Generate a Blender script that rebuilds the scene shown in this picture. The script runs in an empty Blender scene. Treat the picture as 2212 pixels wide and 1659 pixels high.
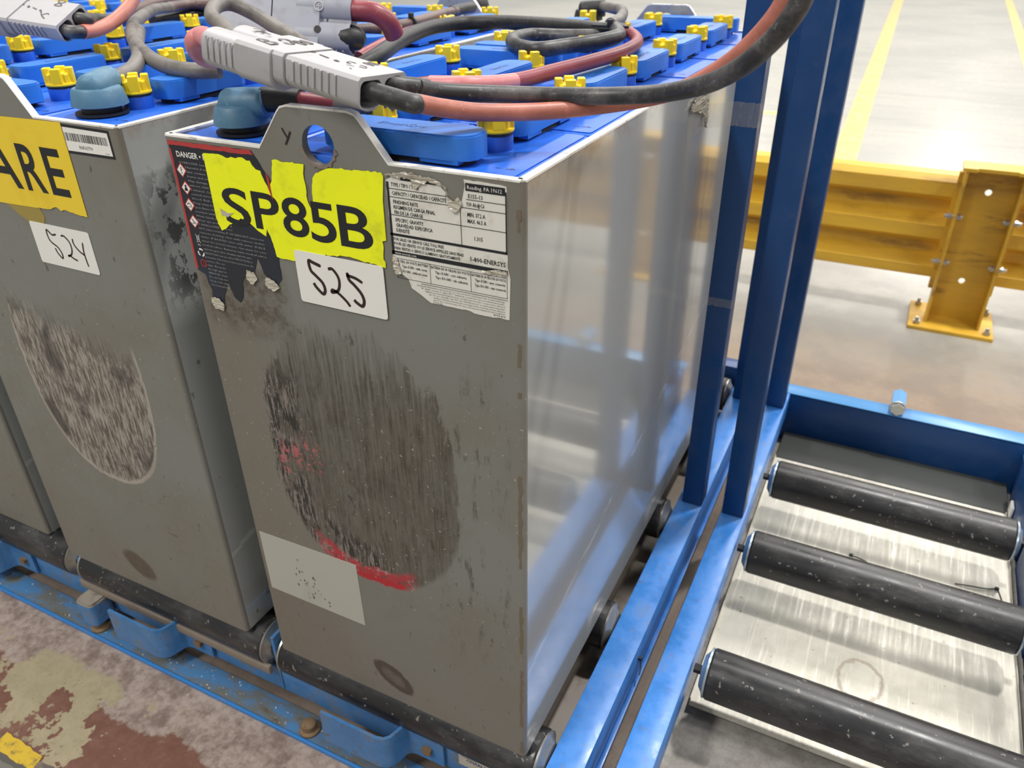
import bpy, bmesh, math, random
from mathutils import Vector, Matrix, Euler
from mathutils.geometry import tessellate_polygon
random.seed(7)
SC = bpy.context.scene
COL = SC.collection
FLOOR = -0.16          # everything is laid out with the battery bottoms at z = 0, then lifted so that the floor is z = 0
UP = -FLOOR
H, D, W = 0.779, 1.115, 0.42

# ------------------------------------------------------------------ camera
FPX = 1684.92349
CP = Vector((0.281612, -0.583577, 0.966357))
_r = Vector((1.01549281, 0.2481879, 0.414796044))
CR = Matrix.Rotation(_r.length, 3, _r.normalized())
cd = bpy.data.cameras.new('camera'); cd.sensor_width = 36; cd.lens = 36*FPX/2212; cd.clip_end = 200
cd.clip_start = 0.02
co = bpy.data.objects.new('camera', cd); COL.objects.link(co)
co.matrix_world = Matrix.Translation(CP + Vector((0, 0, UP))) @ CR.to_4x4()
SC.camera = co
cd.dof.use_dof = True; cd.dof.focus_distance = 0.85; cd.dof.aperture_fstop = 8
SC.view_settings.view_transform = 'Standard'; SC.view_settings.look = 'None'
SC.view_settings.gamma = 1; SC.view_settings.use_curve_mapping = False
SC.view_settings.exposure = 0.0

# ------------------------------------------------------------------ world, hall lamps and an added front fill
wd = bpy.data.worlds.new('world'); SC.world = wd; wd.use_nodes = True
wd.node_tree.nodes['Background'].inputs[0].default_value = (1.0, 0.985, 0.95, 1)
wd.node_tree.nodes['Background'].inputs[1].default_value = 0.40
def area(name, loc, sx, sy, power, tgt=None, colr=(1, 0.975, 0.93)):
    l = bpy.data.lights.new(name, 'AREA'); l.shape = 'RECTANGLE'; l.size = sx; l.size_y = sy
    l.energy = power; l.color = colr
    o = bpy.data.objects.new(name, l); COL.objects.link(o); o.location = Vector(loc) + Vector((0, 0, UP))
    if tgt is not None:
        d = Vector(tgt) - Vector(loc); o.rotation_euler = d.to_track_quat('-Z', 'Y').to_euler()
    return o
for k, yy in enumerate((2.1, 7.0, 11.0, 16.0, 22.0)):
    area('hall_and_fill_lamp', (1.25, yy, 6.4), 0.25, 0.4 if k == 0 else 2.4, 290 if k == 0 else 215)
    area('hall_and_fill_lamp', (-4.2, yy, 6.4), 0.45, 2.4, 200 if k == 0 else 200)
    area('hall_and_fill_lamp', (6.6, yy, 6.4), 0.45, 2.4, 240 if k == 0 else 200)
area('hall_and_fill_lamp', (3.6, -1.2, 6.4), 0.6, 2.4, 150)
area('hall_and_fill_lamp', (-1.9, -3.6, 5.2), 0.6, 2.4, 270)  # added fill, not a lamp of the hall, brightens the battery fronts

# ------------------------------------------------------------------ pixel helpers (photo pixel -> point in the hall)
def ray(u, v): return CR @ Vector(((u-1106)/FPX, -(v-829.5)/FPX, -1.0))
def PZ(u, v, h):                       # on the horizontal plane h above the battery rims
    d = ray(u, v); t = (H + h - CP.z)/d.z; return CP + d*t
def PD(u, v, dep): return CP + ray(u, v)*dep

# ------------------------------------------------------------------ materials
class NT:
    def __init__(s, name):
        s.m = bpy.data.materials.new(name); s.m.use_nodes = True; s.t = s.m.node_tree
        s.b = s.t.nodes['Principled BSDF']; s._c = None
    def n(s, ty): return s.t.nodes.new(ty)
    def put(s, sock, v):
        if isinstance(v, bpy.types.NodeSocket): s.t.links.new(v, sock)
        elif v is not None:
            if isinstance(v, (tuple, list)) and len(v) == 3 and sock.type == 'RGBA': v = (*v, 1)
            sock.default_value = v
    def co(s):
        if s._c is None: s._c = s.n('ShaderNodeTexCoord').outputs['Object']
        return s._c
    def mp(s, v, sc=(1, 1, 1), loc=(0, 0, 0), rot=(0, 0, 0)):
        q = s.n('ShaderNodeMapping'); s.put(q.inputs[0], v); q.inputs[1].default_value = loc; q.inputs[2].default_value = rot; q.inputs[3].default_value = sc
        return q.outputs[0]
    def xyz(s, v=None):
        q = s.n('ShaderNodeSeparateXYZ'); s.put(q.inputs[0], v or s.co()); return q.outputs
    def noise(s, v=None, scale=5, detail=4, rough=0.55, dist=0.0):
        q = s.n('ShaderNodeTexNoise'); s.put(q.inputs['Vector'], v or s.co()); q.inputs['Scale'].default_value = scale
        q.inputs['Detail'].default_value = detail; q.inputs['Roughness'].default_value = rough; q.inputs['Distortion'].default_value = dist
        return q.outputs['Fac']
    def m2(s, op, a, b=None, c=None, clamp=False):
        q = s.n('ShaderNodeMath'); q.operation = op; q.use_clamp = clamp
        for i, x in enumerate((a, b, c)):
            if x is not None: s.put(q.inputs[i], x)
        return q.outputs[0]
    def rng(s, v, a, b, c=0.0, d=1.0):
        q = s.n('ShaderNodeMapRange'); q.interpolation_type = 'SMOOTHSTEP'
        s.put(q.inputs[0], v)
        for i, x in enumerate((a, b, c, d)): s.put(q.inputs[i+1], x)
        return q.outputs[0]
    def mix(s, f, a, b):
        q = s.n('ShaderNodeMix'); q.data_type = 'RGBA'; s.put(q.inputs[0], f); s.put(q.inputs[6], a); s.put(q.inputs[7], b); return q.outputs[2]
    def col(s, v): s.put(s.b.inputs['Base Color'], v)
    def rgh(s, v): s.put(s.b.inputs['Roughness'], v)
    def bump(s, h, st=0.3, dist=0.001):
        q = s.n('ShaderNodeBump'); q.inputs['Strength'].default_value = st; q.inputs['Distance'].default_value = dist
        s.put(q.inputs['Height'], h); s.t.links.new(q.outputs[0], s.b.inputs['Normal'])
    def mul(s, a, b): return s.m2('MULTIPLY', a, b)
    def box(s, c, lo, hi, f):          # 1 inside lo..hi of coordinate c, soft edge f
        return s.mul(s.rng(c, lo-f, lo+f), s.rng(c, hi-f, hi+f, 1.0, 0.0))
    def ell(s, cx, cz, a, b, p=2.0, X=None, Z=None):
        dx = s.m2('POWER', s.m2('ABSOLUTE', s.m2('DIVIDE', s.m2('SUBTRACT', X, cx), a)), p)
        dz = s.m2('POWER', s.m2('ABSOLUTE', s.m2('DIVIDE', s.m2('SUBTRACT', Z, cz), b)), p)
        return s.m2('ADD', dx, dz)

def lin(r, g, b): return tuple(((c/255)/12.92 if c/255 <= 0.04045 else ((c/255+0.055)/1.055)**2.4) for c in (r, g, b))

def simple(name, c, rough=0.5, metal=0.0, dirt=None, dscale=30, damt=0.3, coat=0.0, bump=0.0, bs=200, spec=None):
    t = NT(name)
    if dirt:
        f = t.rng(t.noise(scale=dscale, detail=6, rough=0.65), 0.5, 0.75, 0.0, damt)
        t.col(t.mix(f, c, dirt)); t.rgh(t.m2('ADD', t.mul(f, 0.4), rough))
    else:
        t.put(t.b.inputs['Base Color'], c); t.rgh(rough)
    t.b.inputs['Metallic'].default_value = metal
    if coat: t.b.inputs['Coat Weight'].default_value = coat; t.b.inputs['Coat Roughness'].default_value = 0.12
    if spec is not None: t.b.inputs['Specular IOR Level'].default_value = spec
    if bump: t.bump(t.noise(scale=bs, detail=3), bump, 0.0006)
    return t.m

GREY = (0.205, 0.208, 0.190)
def worn_front(name, which):
    """painted steel face of a battery case: warm grime, and an old oval sticker scraped off"""
    t = NT(name); x, y, z = t.xyz()
    big = t.noise(scale=4.5, detail=4); fine = t.noise(scale=60, detail=5, rough=0.7)
    streak = t.noise(t.mp(t.co(), (1, 1, 0.05)), scale=230, detail=6, rough=0.7)
    streak2 = t.noise(t.mp(t.co(), (1, 1, 0.14)), scale=230, detail=4, rough=0.7)
    c = t.mix(t.rng(big, 0.35, 0.68), GREY, (0.185, 0.168, 0.140))
    c = t.mix(t.rng(z, 0.0, 0.35, 0.45, 0.0), c, (0.165, 0.142, 0.112))
    if which == 'a':
        c = t.mix(t.mul(t.rng(x, -0.42, -0.2, 0.75, 0.0), t.rng(z, 0.75, 0.45, 0.1, 1.0)), c, (0.175, 0.150, 0.122))
    # dark rub marks
    rub = t.mul(t.rng(streak, 0.60, 0.72), t.mul(t.rng(big, 0.42, 0.6), t.rng(z, 0.72, 0.5)))
    c = t.mix(t.mul(rub, 0.6), c, (0.075, 0.062, 0.05))
    if which == 'a':
        e = t.m2('ADD', t.ell(-0.216, 0.415, 0.134, 0.182, 2.4, x, z), t.m2('MULTIPLY_ADD', t.noise(t.mp(t.co(), (1, 1, 0.35)), scale=26, detail=7, rough=0.78), t.rng(z, 0.26, 0.55, 0.35, 1.7), t.rng(z, 0.26, 0.55, -0.175, -0.80)))
        ins = t.rng(e, 1.06, 0.94)
        top = t.rng(t.m2('ADD', z, t.m2('MULTIPLY', streak, 0.25)), 0.76, 0.62)
        ins = t.mul(ins, top)
        br = t.mix(t.rng(streak, 0.38, 0.62), (0.052, 0.043, 0.034), (0.118, 0.099, 0.078))
        br = t.mix(t.mul(t.rng(streak2, 0.56, 0.68), 0.40), br, (0.165, 0.150, 0.128))
        mott = t.noise(t.mp(t.co(), (1, 1, 0.45), loc=(1, 7, 2)), scale=48, detail=6, rough=0.75)
        c = t.mix(t.mul(ins, t.rng(mott, 0.34, 0.60, 1.0, 0.62)), c, br)
        c = t.mix(t.mul(ins, t.rng(mott, 0.60, 0.66, 0.0, 0.75)), c, (0.040, 0.034, 0.030))
        # dark scabby band at the left and lower edge
        edge = t.mul(t.mul(t.rng(e, 0.28, 0.50), t.rng(e, 1.10, 0.98)), t.rng(t.m2('SUBTRACT', z, t.m2('MULTIPLY', x, 0.0)), 0.56, 0.48))
        lft = t.mul(edge, t.rng(t.m2('ADD', x, t.m2('MULTIPLY', z, 0.35)), -0.04, -0.13))
        scab = t.mix(t.rng(streak2, 0.47, 0.58), (0.028, 0.024, 0.021), (0.22, 0.19, 0.17))
        c = t.mix(t.mul(lft, t.rng(t.noise(t.mp(t.co(), (1, 1, 0.5), loc=(5, 5, 1)), scale=40, detail=6, rough=0.75), 0.44, 0.52)), c, scab)
        # grey scraped gap inside
        # red remains of the sticker
        rn = t.noise(scale=75, detail=5, rough=0.75)
        low = t.mul(t.mul(t.rng(e, 0.70, 0.80), t.rng(e, 1.08, 1.03)), t.mul(t.box(x, -0.30, -0.155, 0.01), t.rng(z, 0.300, 0.280)))
        c = t.mix(t.mul(low, t.rng(rn, 0.42, 0.50)), c, t.mix(t.rng(fine, 0.5, 0.62), (0.40, 0.035, 0.045), (0.46, 0.24, 0.23)))
        arc = t.mul(t.rng(z, 0.262, 0.250), t.mul(t.rng(e, 0.90, 0.94), t.rng(e, 1.08, 1.04)))
        arc = t.mul(arc, t.box(x, -0.27, -0.17, 0.006))
        c = t.mix(arc, c, (0.42, 0.02, 0.03))
        rp = t.mul(t.rng(t.ell(-0.295, 0.405, 0.03, 0.035, 2, x, z), 1.0, 0.3), t.rng(rn, 0.50, 0.58))
        rp2 = t.mul(t.rng(t.ell(-0.333, 0.392, 0.012, 0.03, 2, x, z), 1.0, 0.4), t.rng(rn, 0.47, 0.55))
        c = t.mix(t.m2('MAXIMUM', rp, rp2), c, (0.42, 0.11, 0.12))
        # soot under the torn warning label
        so = t.mul(t.box(x, -0.41, -0.285, 0.012), t.box(z, 0.565, 0.645, 0.02))
        c = t.mix(t.mul(so, t.rng(fine, 0.40, 0.62, 0.25, 0.9)), c, (0.085, 0.066, 0.052))
        rr = t.mul(t.box(x, -0.12, -0.02, 0.02), t.box(z, 0.18, 0.56, 0.06))
        c = t.mix(t.mul(rr, t.rng(t.noise(t.mp(t.co(), (1, 1, 0.25)), scale=60, detail=6, rough=0.75), 0.53, 0.66, 0.0, 0.8)), c, (0.07, 0.058, 0.048))
        st = t.m2('ADD', t.ell(-0.206, 0.048, 0.034, 0.024, 2, x, t.m2('ADD', z, t.m2('MULTIPLY', t.m2('ADD', x, 0.206), 0.40))), t.m2('MULTIPLY_ADD', fine, 0.9, -0.45))
        c = t.mix(t.mul(t.rng(st, 1.05, 0.75, 0.0, 0.85), t.rng(st, 0.0, 0.45, 0.55, 1.0)), c, (0.055, 0.038, 0.028))
        # bare spot running down from the hook hole
        gr = t.mul(t.box(t.m2('ADD', x, t.m2('MULTIPLY', fine, 0.01)), -0.214, -0.200, 0.004), t.box(z, 0.72, 0.775, 0.006))
        c = t.mix(t.mul(gr, 0.8), c, (0.17, 0.135, 0.10))
    else:
        e = t.m2('ADD', t.ell(-0.205, 0.43, 0.128, 0.195, 2.3, x, z), t.m2('MULTIPLY_ADD', fine, 0.10, -0.05))
        up = t.rng(t.m2('ADD', t.m2('ADD', z, t.m2('MULTIPLY', x, 0.25)), t.m2('MULTIPLY', streak, 0.14)), 0.535, 0.485)
        ins = t.mul(t.rng(e, 1.02, 0.98), up)
        g = t.mix(t.rng(streak2, 0.42, 0.58), (0.10, 0.082, 0.066), (0.36, 0.32, 0.28))
        g = t.mix(t.mul(t.rng(t.noise(scale=14, detail=4), 0.5, 0.62), 0.9), g, (0.06, 0.05, 0.045))
        c = t.mix(t.mul(ins, t.rng(streak, 0.38, 0.50, 0.55, 1.0)), c, g)
        rim = t.mul(t.mul(t.rng(e, 0.90, 0.95), t.rng(e, 1.02, 1.0)), t.rng(z, 0.50, 0.47))
        c = t.mix(t.mul(rim, 0.7), c, (0.42, 0.37, 0.32))
        st = t.m2('ADD', t.ell(-0.222, 0.052, 0.038, 0.028, 2, x, t.m2('ADD', z, t.m2('MULTIPLY', t.m2('ADD', x, 0.222), 0.3))), t.m2('MULTIPLY_ADD', fine, 0.9, -0.45))
        c = t.mix(t.rng(st, 1.05, 0.5, 0.0, 0.8), c, (0.075, 0.05, 0.035))
        ru = t.mul(t.box(x, -0.12, -0.03, 0.02), t.rng(t.noise(t.mp(t.co(), (0.35, 1, 1)), scale=60, detail=4), 0.60, 0.70))
        c = t.mix(t.mul(ru, t.mul(t.box(z, 0.05, 0.24, 0.03), 0.7)), c, (0.11, 0.065, 0.035))
    # chips and pale specks
    fl = t.noise(scale=150, detail=3, rough=0.6)
    msk = t.mul(t.rng(fl, 0.655, 0.675), t.mul(t.rng(big, 0.40, 0.52), t.box(z, 0.2, 0.62, 0.06)))
    c = t.mix(t.mul(msk, 0.8), c, (0.40, 0.36, 0.32))
    dk = t.rng(t.noise(t.mp(t.co(), (1, 1, 0.4), loc=(3, 1, 5)), scale=70, detail=5, rough=0.7), 0.635, 0.67)
    c = t.mix(t.mul(dk, 0.7), c, (0.06, 0.05, 0.042))
    t.col(c); t.rgh(t.rng(fine, 0.3, 0.7, 0.34, 0.55)); t.bump(t.m2('ADD', fine, t.mul(streak2, 0.5)), 0.25, 0.0006)
    return t.m

def side_paint(name, scuff):
    t = NT(name); x, y, z = t.xyz()
    fine = t.noise(scale=50, detail=5, rough=0.65); big = t.noise(scale=3.0, detail=3)
    c = t.mix(t.rng(big, 0.4, 0.7), (0.36, 0.37, 0.365), (0.30, 0.315, 0.315))
    # long weld seam scratch running from low front to the back
    d = t.m2('ABSOLUTE', t.m2('SUBTRACT', z, t.m2('MULTIPLY_ADD', y, 0.24, 0.155)))
    sc = t.mul(t.rng(d, 0.010, 0.0), t.rng(t.noise(t.mp(t.co(), (1, 0.25, 1)), scale=70, detail=5), 0.46, 0.58))
    c = t.mix(t.mul(sc, 0.55), c, (0.62, 0.63, 0.62))
    topw = t.mul(t.rng(z, 0.755, 0.779), t.rng(fine, 0.45, 0.6))
    c = t.mix(t.mul(topw, 0.6), c, (0.30, 0.23, 0.18))
    if scuff:
        s1 = t.noise(t.mp(t.co(), (1, 1, 0.7)), scale=28, detail=6, rough=0.75)
        m = t.mul(t.rng(s1, 0.50, 0.54), t.mul(t.box(z, 0.56, 0.72, 0.03), t.box(y, 0.02, 0.30, 0.03)))
        c = t.mix(t.mul(m, 0.9), c, (0.03, 0.03, 0.03))
        c = t.mix(t.mul(t.rng(s1, 0.62, 0.66), 0.6), c, (0.07, 0.06, 0.055))
        c = t.mix(t.mul(t.rng(t.noise(scale=40, detail=6, rough=0.8), 0.64, 0.68), t.rng(z, 0.68, 0.72)), c, (0.6, 0.58, 0.53))
    t.col(c); t.rgh(t.rng(big, 0.35, 0.65, 0.10, 0.17)); t.b.inputs['Coat Weight'].default_value = 0.8
    t.b.inputs['Coat Roughness'].default_value = 0.07
    t.bump(big, 0.25, 0.004)
    return t.m

def rack_paint(name, dirty=0.5, c0=(0.028, 0.165, 0.50), var=1.25):
    t = NT(name)
    f1 = t.noise(scale=16, detail=6, rough=0.7); f2 = t.noise(scale=90, detail=4, rough=0.7)
    c = t.mix(t.rng(f1, 0.35, 0.65), c0, tuple(v*var+0.08*(var-1) for v in c0))
    c = t.mix(t.mul(t.rng(f1, 0.5, 0.68), dirty), c, (0.155, 0.15, 0.13))
    c = t.mix(t.mul(t.rng(f2, 0.62, 0.66), min(1, dirty*1.6)), c, (0.14, 0.10, 0.07))
    t.col(c); t.rgh(t.rng(f1, 0.3, 0.7, 0.26, 0.5)); t.bump(f2, 0.15, 0.0006)
    return t.m

def dirty_plate():
    t = NT('dirty blue plate'); f1 = t.noise(t.mp(t.co(), (0.5, 1, 1)), scale=30, detail=7, rough=0.72, dist=0.3); f2 = t.noise(scale=140, detail=4, rough=0.8)
    c = t.mix(t.rng(f1, 0.38, 0.58), (0.055, 0.18, 0.38), (0.12, 0.125, 0.11))
    c = t.mix(t.rng(f1, 0.58, 0.68), c, (0.085, 0.065, 0.045))
    c = t.mix(t.rng(f2, 0.64, 0.67), c, (0.36, 0.32, 0.27))
    t.col(c); t.rgh(0.6); t.bump(t.m2('ADD', f1, f2), 0.4, 0.001); return t.m

def concrete():
    t = NT('hall floor concrete'); x, y, z = t.xyz()
    a = t.noise(scale=5.5, detail=8, rough=0.68); b = t.noise(scale=34, detail=7, rough=0.75); f = t.noise(scale=170, detail=4, rough=0.7)
    l = t.noise(scale=0.9, detail=3)
    clean = t.mix(t.rng(l, 0.35, 0.7), (0.50, 0.485, 0.435), (0.43, 0.42, 0.385))
    clean = t.mix(t.mul(t.rng(y, 2.9, 2.2), t.rng(a, 0.30, 0.62, 0.55, 1.0)), clean, (0.27, 0.26, 0.235))
    clean = t.mix(t.mul(t.rng(t.noise(t.mp(t.co(), (0.25, 1.6, 1)), scale=5, detail=5), 0.45, 0.7), 0.25), clean, (0.30, 0.29, 0.27))
    # reddish worn paint close to the racks
    tan = t.mix(t.rng(a, 0.40, 0.62), (0.27, 0.205, 0.150), (0.195, 0.130, 0.092))
    near = t.rng(t.m2('ADD', y, t.m2('MULTIPLY_ADD', a, 0.8, -0.4)), 2.05, 1.35)
    c = t.mix(near, clean, tan)
    # in front of the racks
    pink = t.mix(t.rng(b, 0.34, 0.64), (0.205, 0.145, 0.120), (0.42, 0.335, 0.290))
    red = t.mix(t.rng(b, 0.4, 0.7), (0.165, 0.070, 0.048), (0.215, 0.105, 0.075))
    cream = t.mix(t.rng(b, 0.35, 0.7), (0.40, 0.34, 0.22), (0.33, 0.28, 0.175))
    ya = t.m2('ADD', y, t.m2('MULTIPLY_ADD', a, 0.16, -0.08))
    fr = t.mix(t.rng(ya, -0.128, -0.138), pink, red)
    a3 = t.noise(t.mp(t.co(), loc=(2.3, 4.1, 0)), scale=8.5, detail=5, rough=0.62)
    crm = t.mul(t.rng(a3, 0.515, 0.53), t.mul(t.rng(x, -0.55, -0.65), t.box(ya, -0.24, -0.085, 0.01)))
    fr = t.mix(crm, fr, cream)
    fr = t.mix(t.mul(t.rng(b, 0.66, 0.72), 0.6), fr, (0.50, 0.45, 0.40))
    fr = t.mix(t.rng(y, -0.262, -0.266), fr, (0.17, 0.165, 0.14))
    c = t.mix(t.rng(y, 0.0, -0.05), c, fr)
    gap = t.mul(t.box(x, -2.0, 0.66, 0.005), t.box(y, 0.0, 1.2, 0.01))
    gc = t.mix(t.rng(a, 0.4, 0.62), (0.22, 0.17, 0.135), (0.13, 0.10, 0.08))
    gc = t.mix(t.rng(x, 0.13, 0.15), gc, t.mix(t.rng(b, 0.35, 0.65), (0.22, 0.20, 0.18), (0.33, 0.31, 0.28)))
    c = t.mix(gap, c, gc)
    c = t.mix(t.mul(t.rng(f, 0.63, 0.66), t.mul(near, 0.45)), c, (0.07, 0.055, 0.045))
    # sawn joint
    j = t.rng(t.m2('ABSOLUTE', t.m2('SUBTRACT', y, 2.60)), 0.006, 0.003)
    c = t.mix(t.mul(j, 0.35), c, (0.2, 0.19, 0.17))
    t.col(c)
    fart = t.rng(y, 1.9, 2.8)
    rg = t.m2('SUBTRACT', t.m2('MULTIPLY_ADD', b, 0.25, 0.44), t.mul(fart, 0.33))
    t.rgh(rg)
    t.bump(t.m2('ADD', t.mul(b, t.m2('MULTIPLY_ADD', t.rng(y, 0.0, 1.2), -0.92, 1.0)), t.mul(t.noise(t.mp(t.co(), (0.5, 2.2, 1)), scale=2.2, detail=2), 1.2)), 0.45, 0.0022)
    return t.m

def galvanised():
    t = NT('scratched galvanised pan'); x, y, z = t.xyz()
    s1 = t.noise(t.mp(t.co(), (1, 0.05, 1), rot=(0, 0, 0.16)), scale=150, detail=5, rough=0.7)
    a = t.noise(scale=9, detail=6, rough=0.65); b = t.noise(scale=60, detail=5, rough=0.7)
    c = t.mix(t.rng(a, 0.35, 0.65), (0.60, 0.575, 0.50), (0.47, 0.45, 0.39))
    c = t.mix(t.mul(t.rng(s1, 0.52, 0.68), 0.6), c, (0.80, 0.78, 0.68))
    c = t.mix(t.mul(t.rng(b, 0.64, 0.70), 0.7), c, (0.16, 0.13, 0.085))
    ring = t.m2('ADD', t.ell(0.405, 0.455, 0.035, 0.045, 2, x, y), t.m2('MULTIPLY_ADD', b, 0.7, -0.35))
    c = t.mix(t.mul(t.box(ring, 0.82, 1.12, 0.08), 0.55), c, (0.26, 0.20, 0.15))
    t.col(c); t.b.inputs['Metallic'].default_value = 0.25; t.rgh(t.rng(s1, 0.3, 0.7, 0.5, 0.36)); t.bump(s1, 0.12, 0.0005)
    return t.m

def roller_mat():
    t = NT('black roller sleeve'); f = t.noise(t.mp(t.co(), (0.35, 1, 1)), scale=22, detail=6, rough=0.7); g = t.noise(scale=120, detail=3)
    c = t.mix(t.rng(f, 0.45, 0.75, 0.0, 0.6), (0.016, 0.016, 0.018), (0.10, 0.098, 0.093))
    c = t.mix(t.mul(t.rng(g, 0.66, 0.69), 0.6), c, (0.3, 0.28, 0.25))
    t.col(c); t.rgh(t.rng(f, 0.3, 0.7, 0.26, 0.46)); return t.m

def cell_mat(name, c0, rough):
    t = NT(name); f = t.noise(scale=12, detail=5); g = t.noise(scale=120, detail=4, rough=0.7)
    c = t.mix(t.rng(f, 0.4, 0.75, 0.0, 0.35), c0, tuple(v*0.75+0.02 for v in c0))
    c = t.mix(t.mul(t.rng(g, 0.72, 0.76), 0.5), c, (0.05, 0.05, 0.06))
    t.col(c); t.rgh(t.rng(f, 0.3, 0.7, rough, rough+0.12)); return t.m

def cable_mat(name, c0, c1, rough=0.5, scale=24):
    t = NT(name); f = t.noise(scale=scale, detail=6, rough=0.7); g = t.noise(scale=150, detail=4, rough=0.8)
    c = t.mix(t.rng(f, 0.42, 0.66), c0, c1)
    c = t.mix(t.mul(t.rng(g, 0.60, 0.68), 0.45), c, tuple(min(1, v*1.5+0.12) for v in c1))
    t.col(c); t.rgh(rough); t.bump(g, 0.15, 0.0004); return t.m

def yellow_rail():
    t = NT('yellow barrier paint'); x, y, z = t.xyz(); f = t.noise(t.mp(t.co(), (0.25, 1, 1.4)), scale=7, detail=6, rough=0.7)
    c = t.mix(t.rng(f, 0.35, 0.65), (0.70, 0.42, 0.035), (0.56, 0.33, 0.04))
    m = t.mul(t.rng(f, 0.50, 0.60), t.rng(t.m2('ABSOLUTE', t.m2('SUBTRACT', t.m2('PINGPONG', t.m2('SUBTRACT', z, 0.06), 0.06), 0.01)), 0.03, 0.0))
    c = t.mix(t.mul(m, 0.65), c, (0.20, 0.10, 0.025))
    t.col(c); t.rgh(0.42); return t.m

M = {}
M['front_a'] = worn_front('worn grey case face', 'a'); M['front_b'] = worn_front('scraped grey case face', 'b')
M['side_a'] = side_paint('glossy grey case side', False); M['side_b'] = side_paint('scuffed grey case side', True)
M['edge'] = simple('pale worn rim paint', (0.82, 0.80, 0.75), 0.4, dirt=(0.16, 0.10, 0.07), dscale=60, damt=0.7)
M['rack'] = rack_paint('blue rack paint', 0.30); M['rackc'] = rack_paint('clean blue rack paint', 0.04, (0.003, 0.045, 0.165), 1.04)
M['rackd'] = rack_paint('grimy blue rack paint', 0.95, (0.045, 0.165, 0.38))
M['plate'] = dirty_plate(); M['floor'] = concrete(); M['pan'] = galvanised(); M['roller'] = roller_mat()
M['cell'] = cell_mat('deep blue cell cover', (0.020, 0.135, 0.66), 0.28)
M['link'] = cell_mat('mid blue connector cover', (0.022, 0.175, 0.62), 0.34)
M['neck'] = cell_mat('glossy blue vent neck', (0.012, 0.10, 0.58), 0.2)
M['cap'] = simple('yellow vent cap plastic', (0.86, 0.62, 0.012), 0.38, dirt=(0.28, 0.18, 0.03), dscale=60, damt=0.35)
M['blk'] = simple('black rubber', (0.012, 0.012, 0.013), 0.5)
M['cblack'] = cable_mat('dusty black cable', (0.024, 0.024, 0.026), (0.105, 0.10, 0.098), 0.42)
M['cblk2'] = cable_mat('black cable sleeve', (0.007, 0.007, 0.008), (0.020, 0.019, 0.019), 0.5)
M['csal'] = cable_mat('faded red cable', (0.50, 0.175, 0.125), (0.36, 0.12, 0.085), 0.42, 14)
M['cpink'] = cable_mat('pink faded cable', (0.62, 0.22, 0.22), (0.52, 0.17, 0.18), 0.4, 14)
M['cmar'] = cable_mat('maroon cable', (0.26, 0.045, 0.06), (0.20, 0.035, 0.045), 0.38, 14)
M['cgrey'] = cable_mat('grey dusty cable', (0.17, 0.155, 0.14), (0.085, 0.075, 0.07), 0.5, 18)
M['cbrn'] = cable_mat('brown dusty cable', (0.13, 0.075, 0.065), (0.075, 0.045, 0.04), 0.45, 18)
M['boot'] = cable_mat('blue grey rubber boot', (0.065, 0.17, 0.27), (0.11, 0.21, 0.28), 0.5, 12)
M['conn'] = simple('light grey connector plastic', (0.42, 0.41, 0.425), 0.42, dirt=(0.30, 0.27, 0.24), dscale=40, damt=0.35)
M['conn2'] = simple('dark grey connector plastic', (0.30, 0.31, 0.36), 0.4, dirt=(0.2, 0.18, 0.17), dscale=30, damt=0.4)  # darker grey plastic of the second plug
M['dark'] = simple('dark inner plastic', (0.02, 0.018, 0.018), 0.6)
M['ink'] = simple('black print', (0.012, 0.013, 0.018), 0.45)
M['marker'] = simple('brown black marker ink', (0.030, 0.012, 0.012), 0.4)
M['faint'] = simple('rubbed marker ink', (0.085, 0.07, 0.068), 0.5)
M['white'] = simple('white label paper', (0.82, 0.80, 0.76), 0.45)
M['spec'] = simple('soiled label foil', (0.74, 0.72, 0.66), 0.35, dirt=(0.30, 0.25, 0.17), dscale=26, damt=0.7)
M['neon'] = simple('fluorescent yellow label', (0.93, 0.98, 0.006), 0.42, dirt=(0.50, 0.50, 0.02), dscale=22, damt=0.6)
M['ylab'] = simple('golden yellow label', (0.86, 0.62, 0.035), 0.36, dirt=(0.70, 0.47, 0.02), dscale=14, damt=0.6)
M['navy'] = simple('black warning label', (0.018, 0.020, 0.030), 0.3, dirt=(0.03, 0.045, 0.09), dscale=6, damt=1.0)
M['red'] = simple('red print', (0.45, 0.045, 0.045), 0.4)
M['dtext'] = simple('grey print', (0.34, 0.34, 0.35), 0.5)
M['grout'] = simple('grime', (0.03, 0.026, 0.022), 0.8)
M['zinc'] = simple('zinc bolt', (0.55, 0.55, 0.53), 0.35, 0.9)
M['rust'] = simple('rusty bolt', (0.22, 0.145, 0.08), 0.7, 0.2, dirt=(0.07, 0.04, 0.02), dscale=90, damt=0.8)
M['steel'] = simple('bearing steel', (0.42, 0.40, 0.36), 0.35, 0.8, dirt=(0.12, 0.09, 0.06), dscale=60, damt=0.7)
M['yrail'] = yellow_rail()
M['yline'] = simple('yellow floor paint', (0.66, 0.50, 0.20), 0.35, dirt=(0.5, 0.45, 0.33), dscale=12, damt=0.8)
M['tapey'] = simple('worn yellow floor tape', (0.66, 0.44, 0.03), 0.5, dirt=(0.10, 0.09, 0.06), dscale=70, damt=0.9)
M['taped'] = simple('worn dark floor tape', (0.10, 0.09, 0.08), 0.6, dirt=(0.35, 0.25, 0.19), dscale=30, damt=0.8)
M['strip'] = simple('dull steel strip', (0.23, 0.19, 0.155), 0.5, dirt=(0.12, 0.10, 0.08), dscale=20, damt=0.7)
M['chip'] = simple('pale paint flakes', (0.55, 0.50, 0.44), 0.6)
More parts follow.
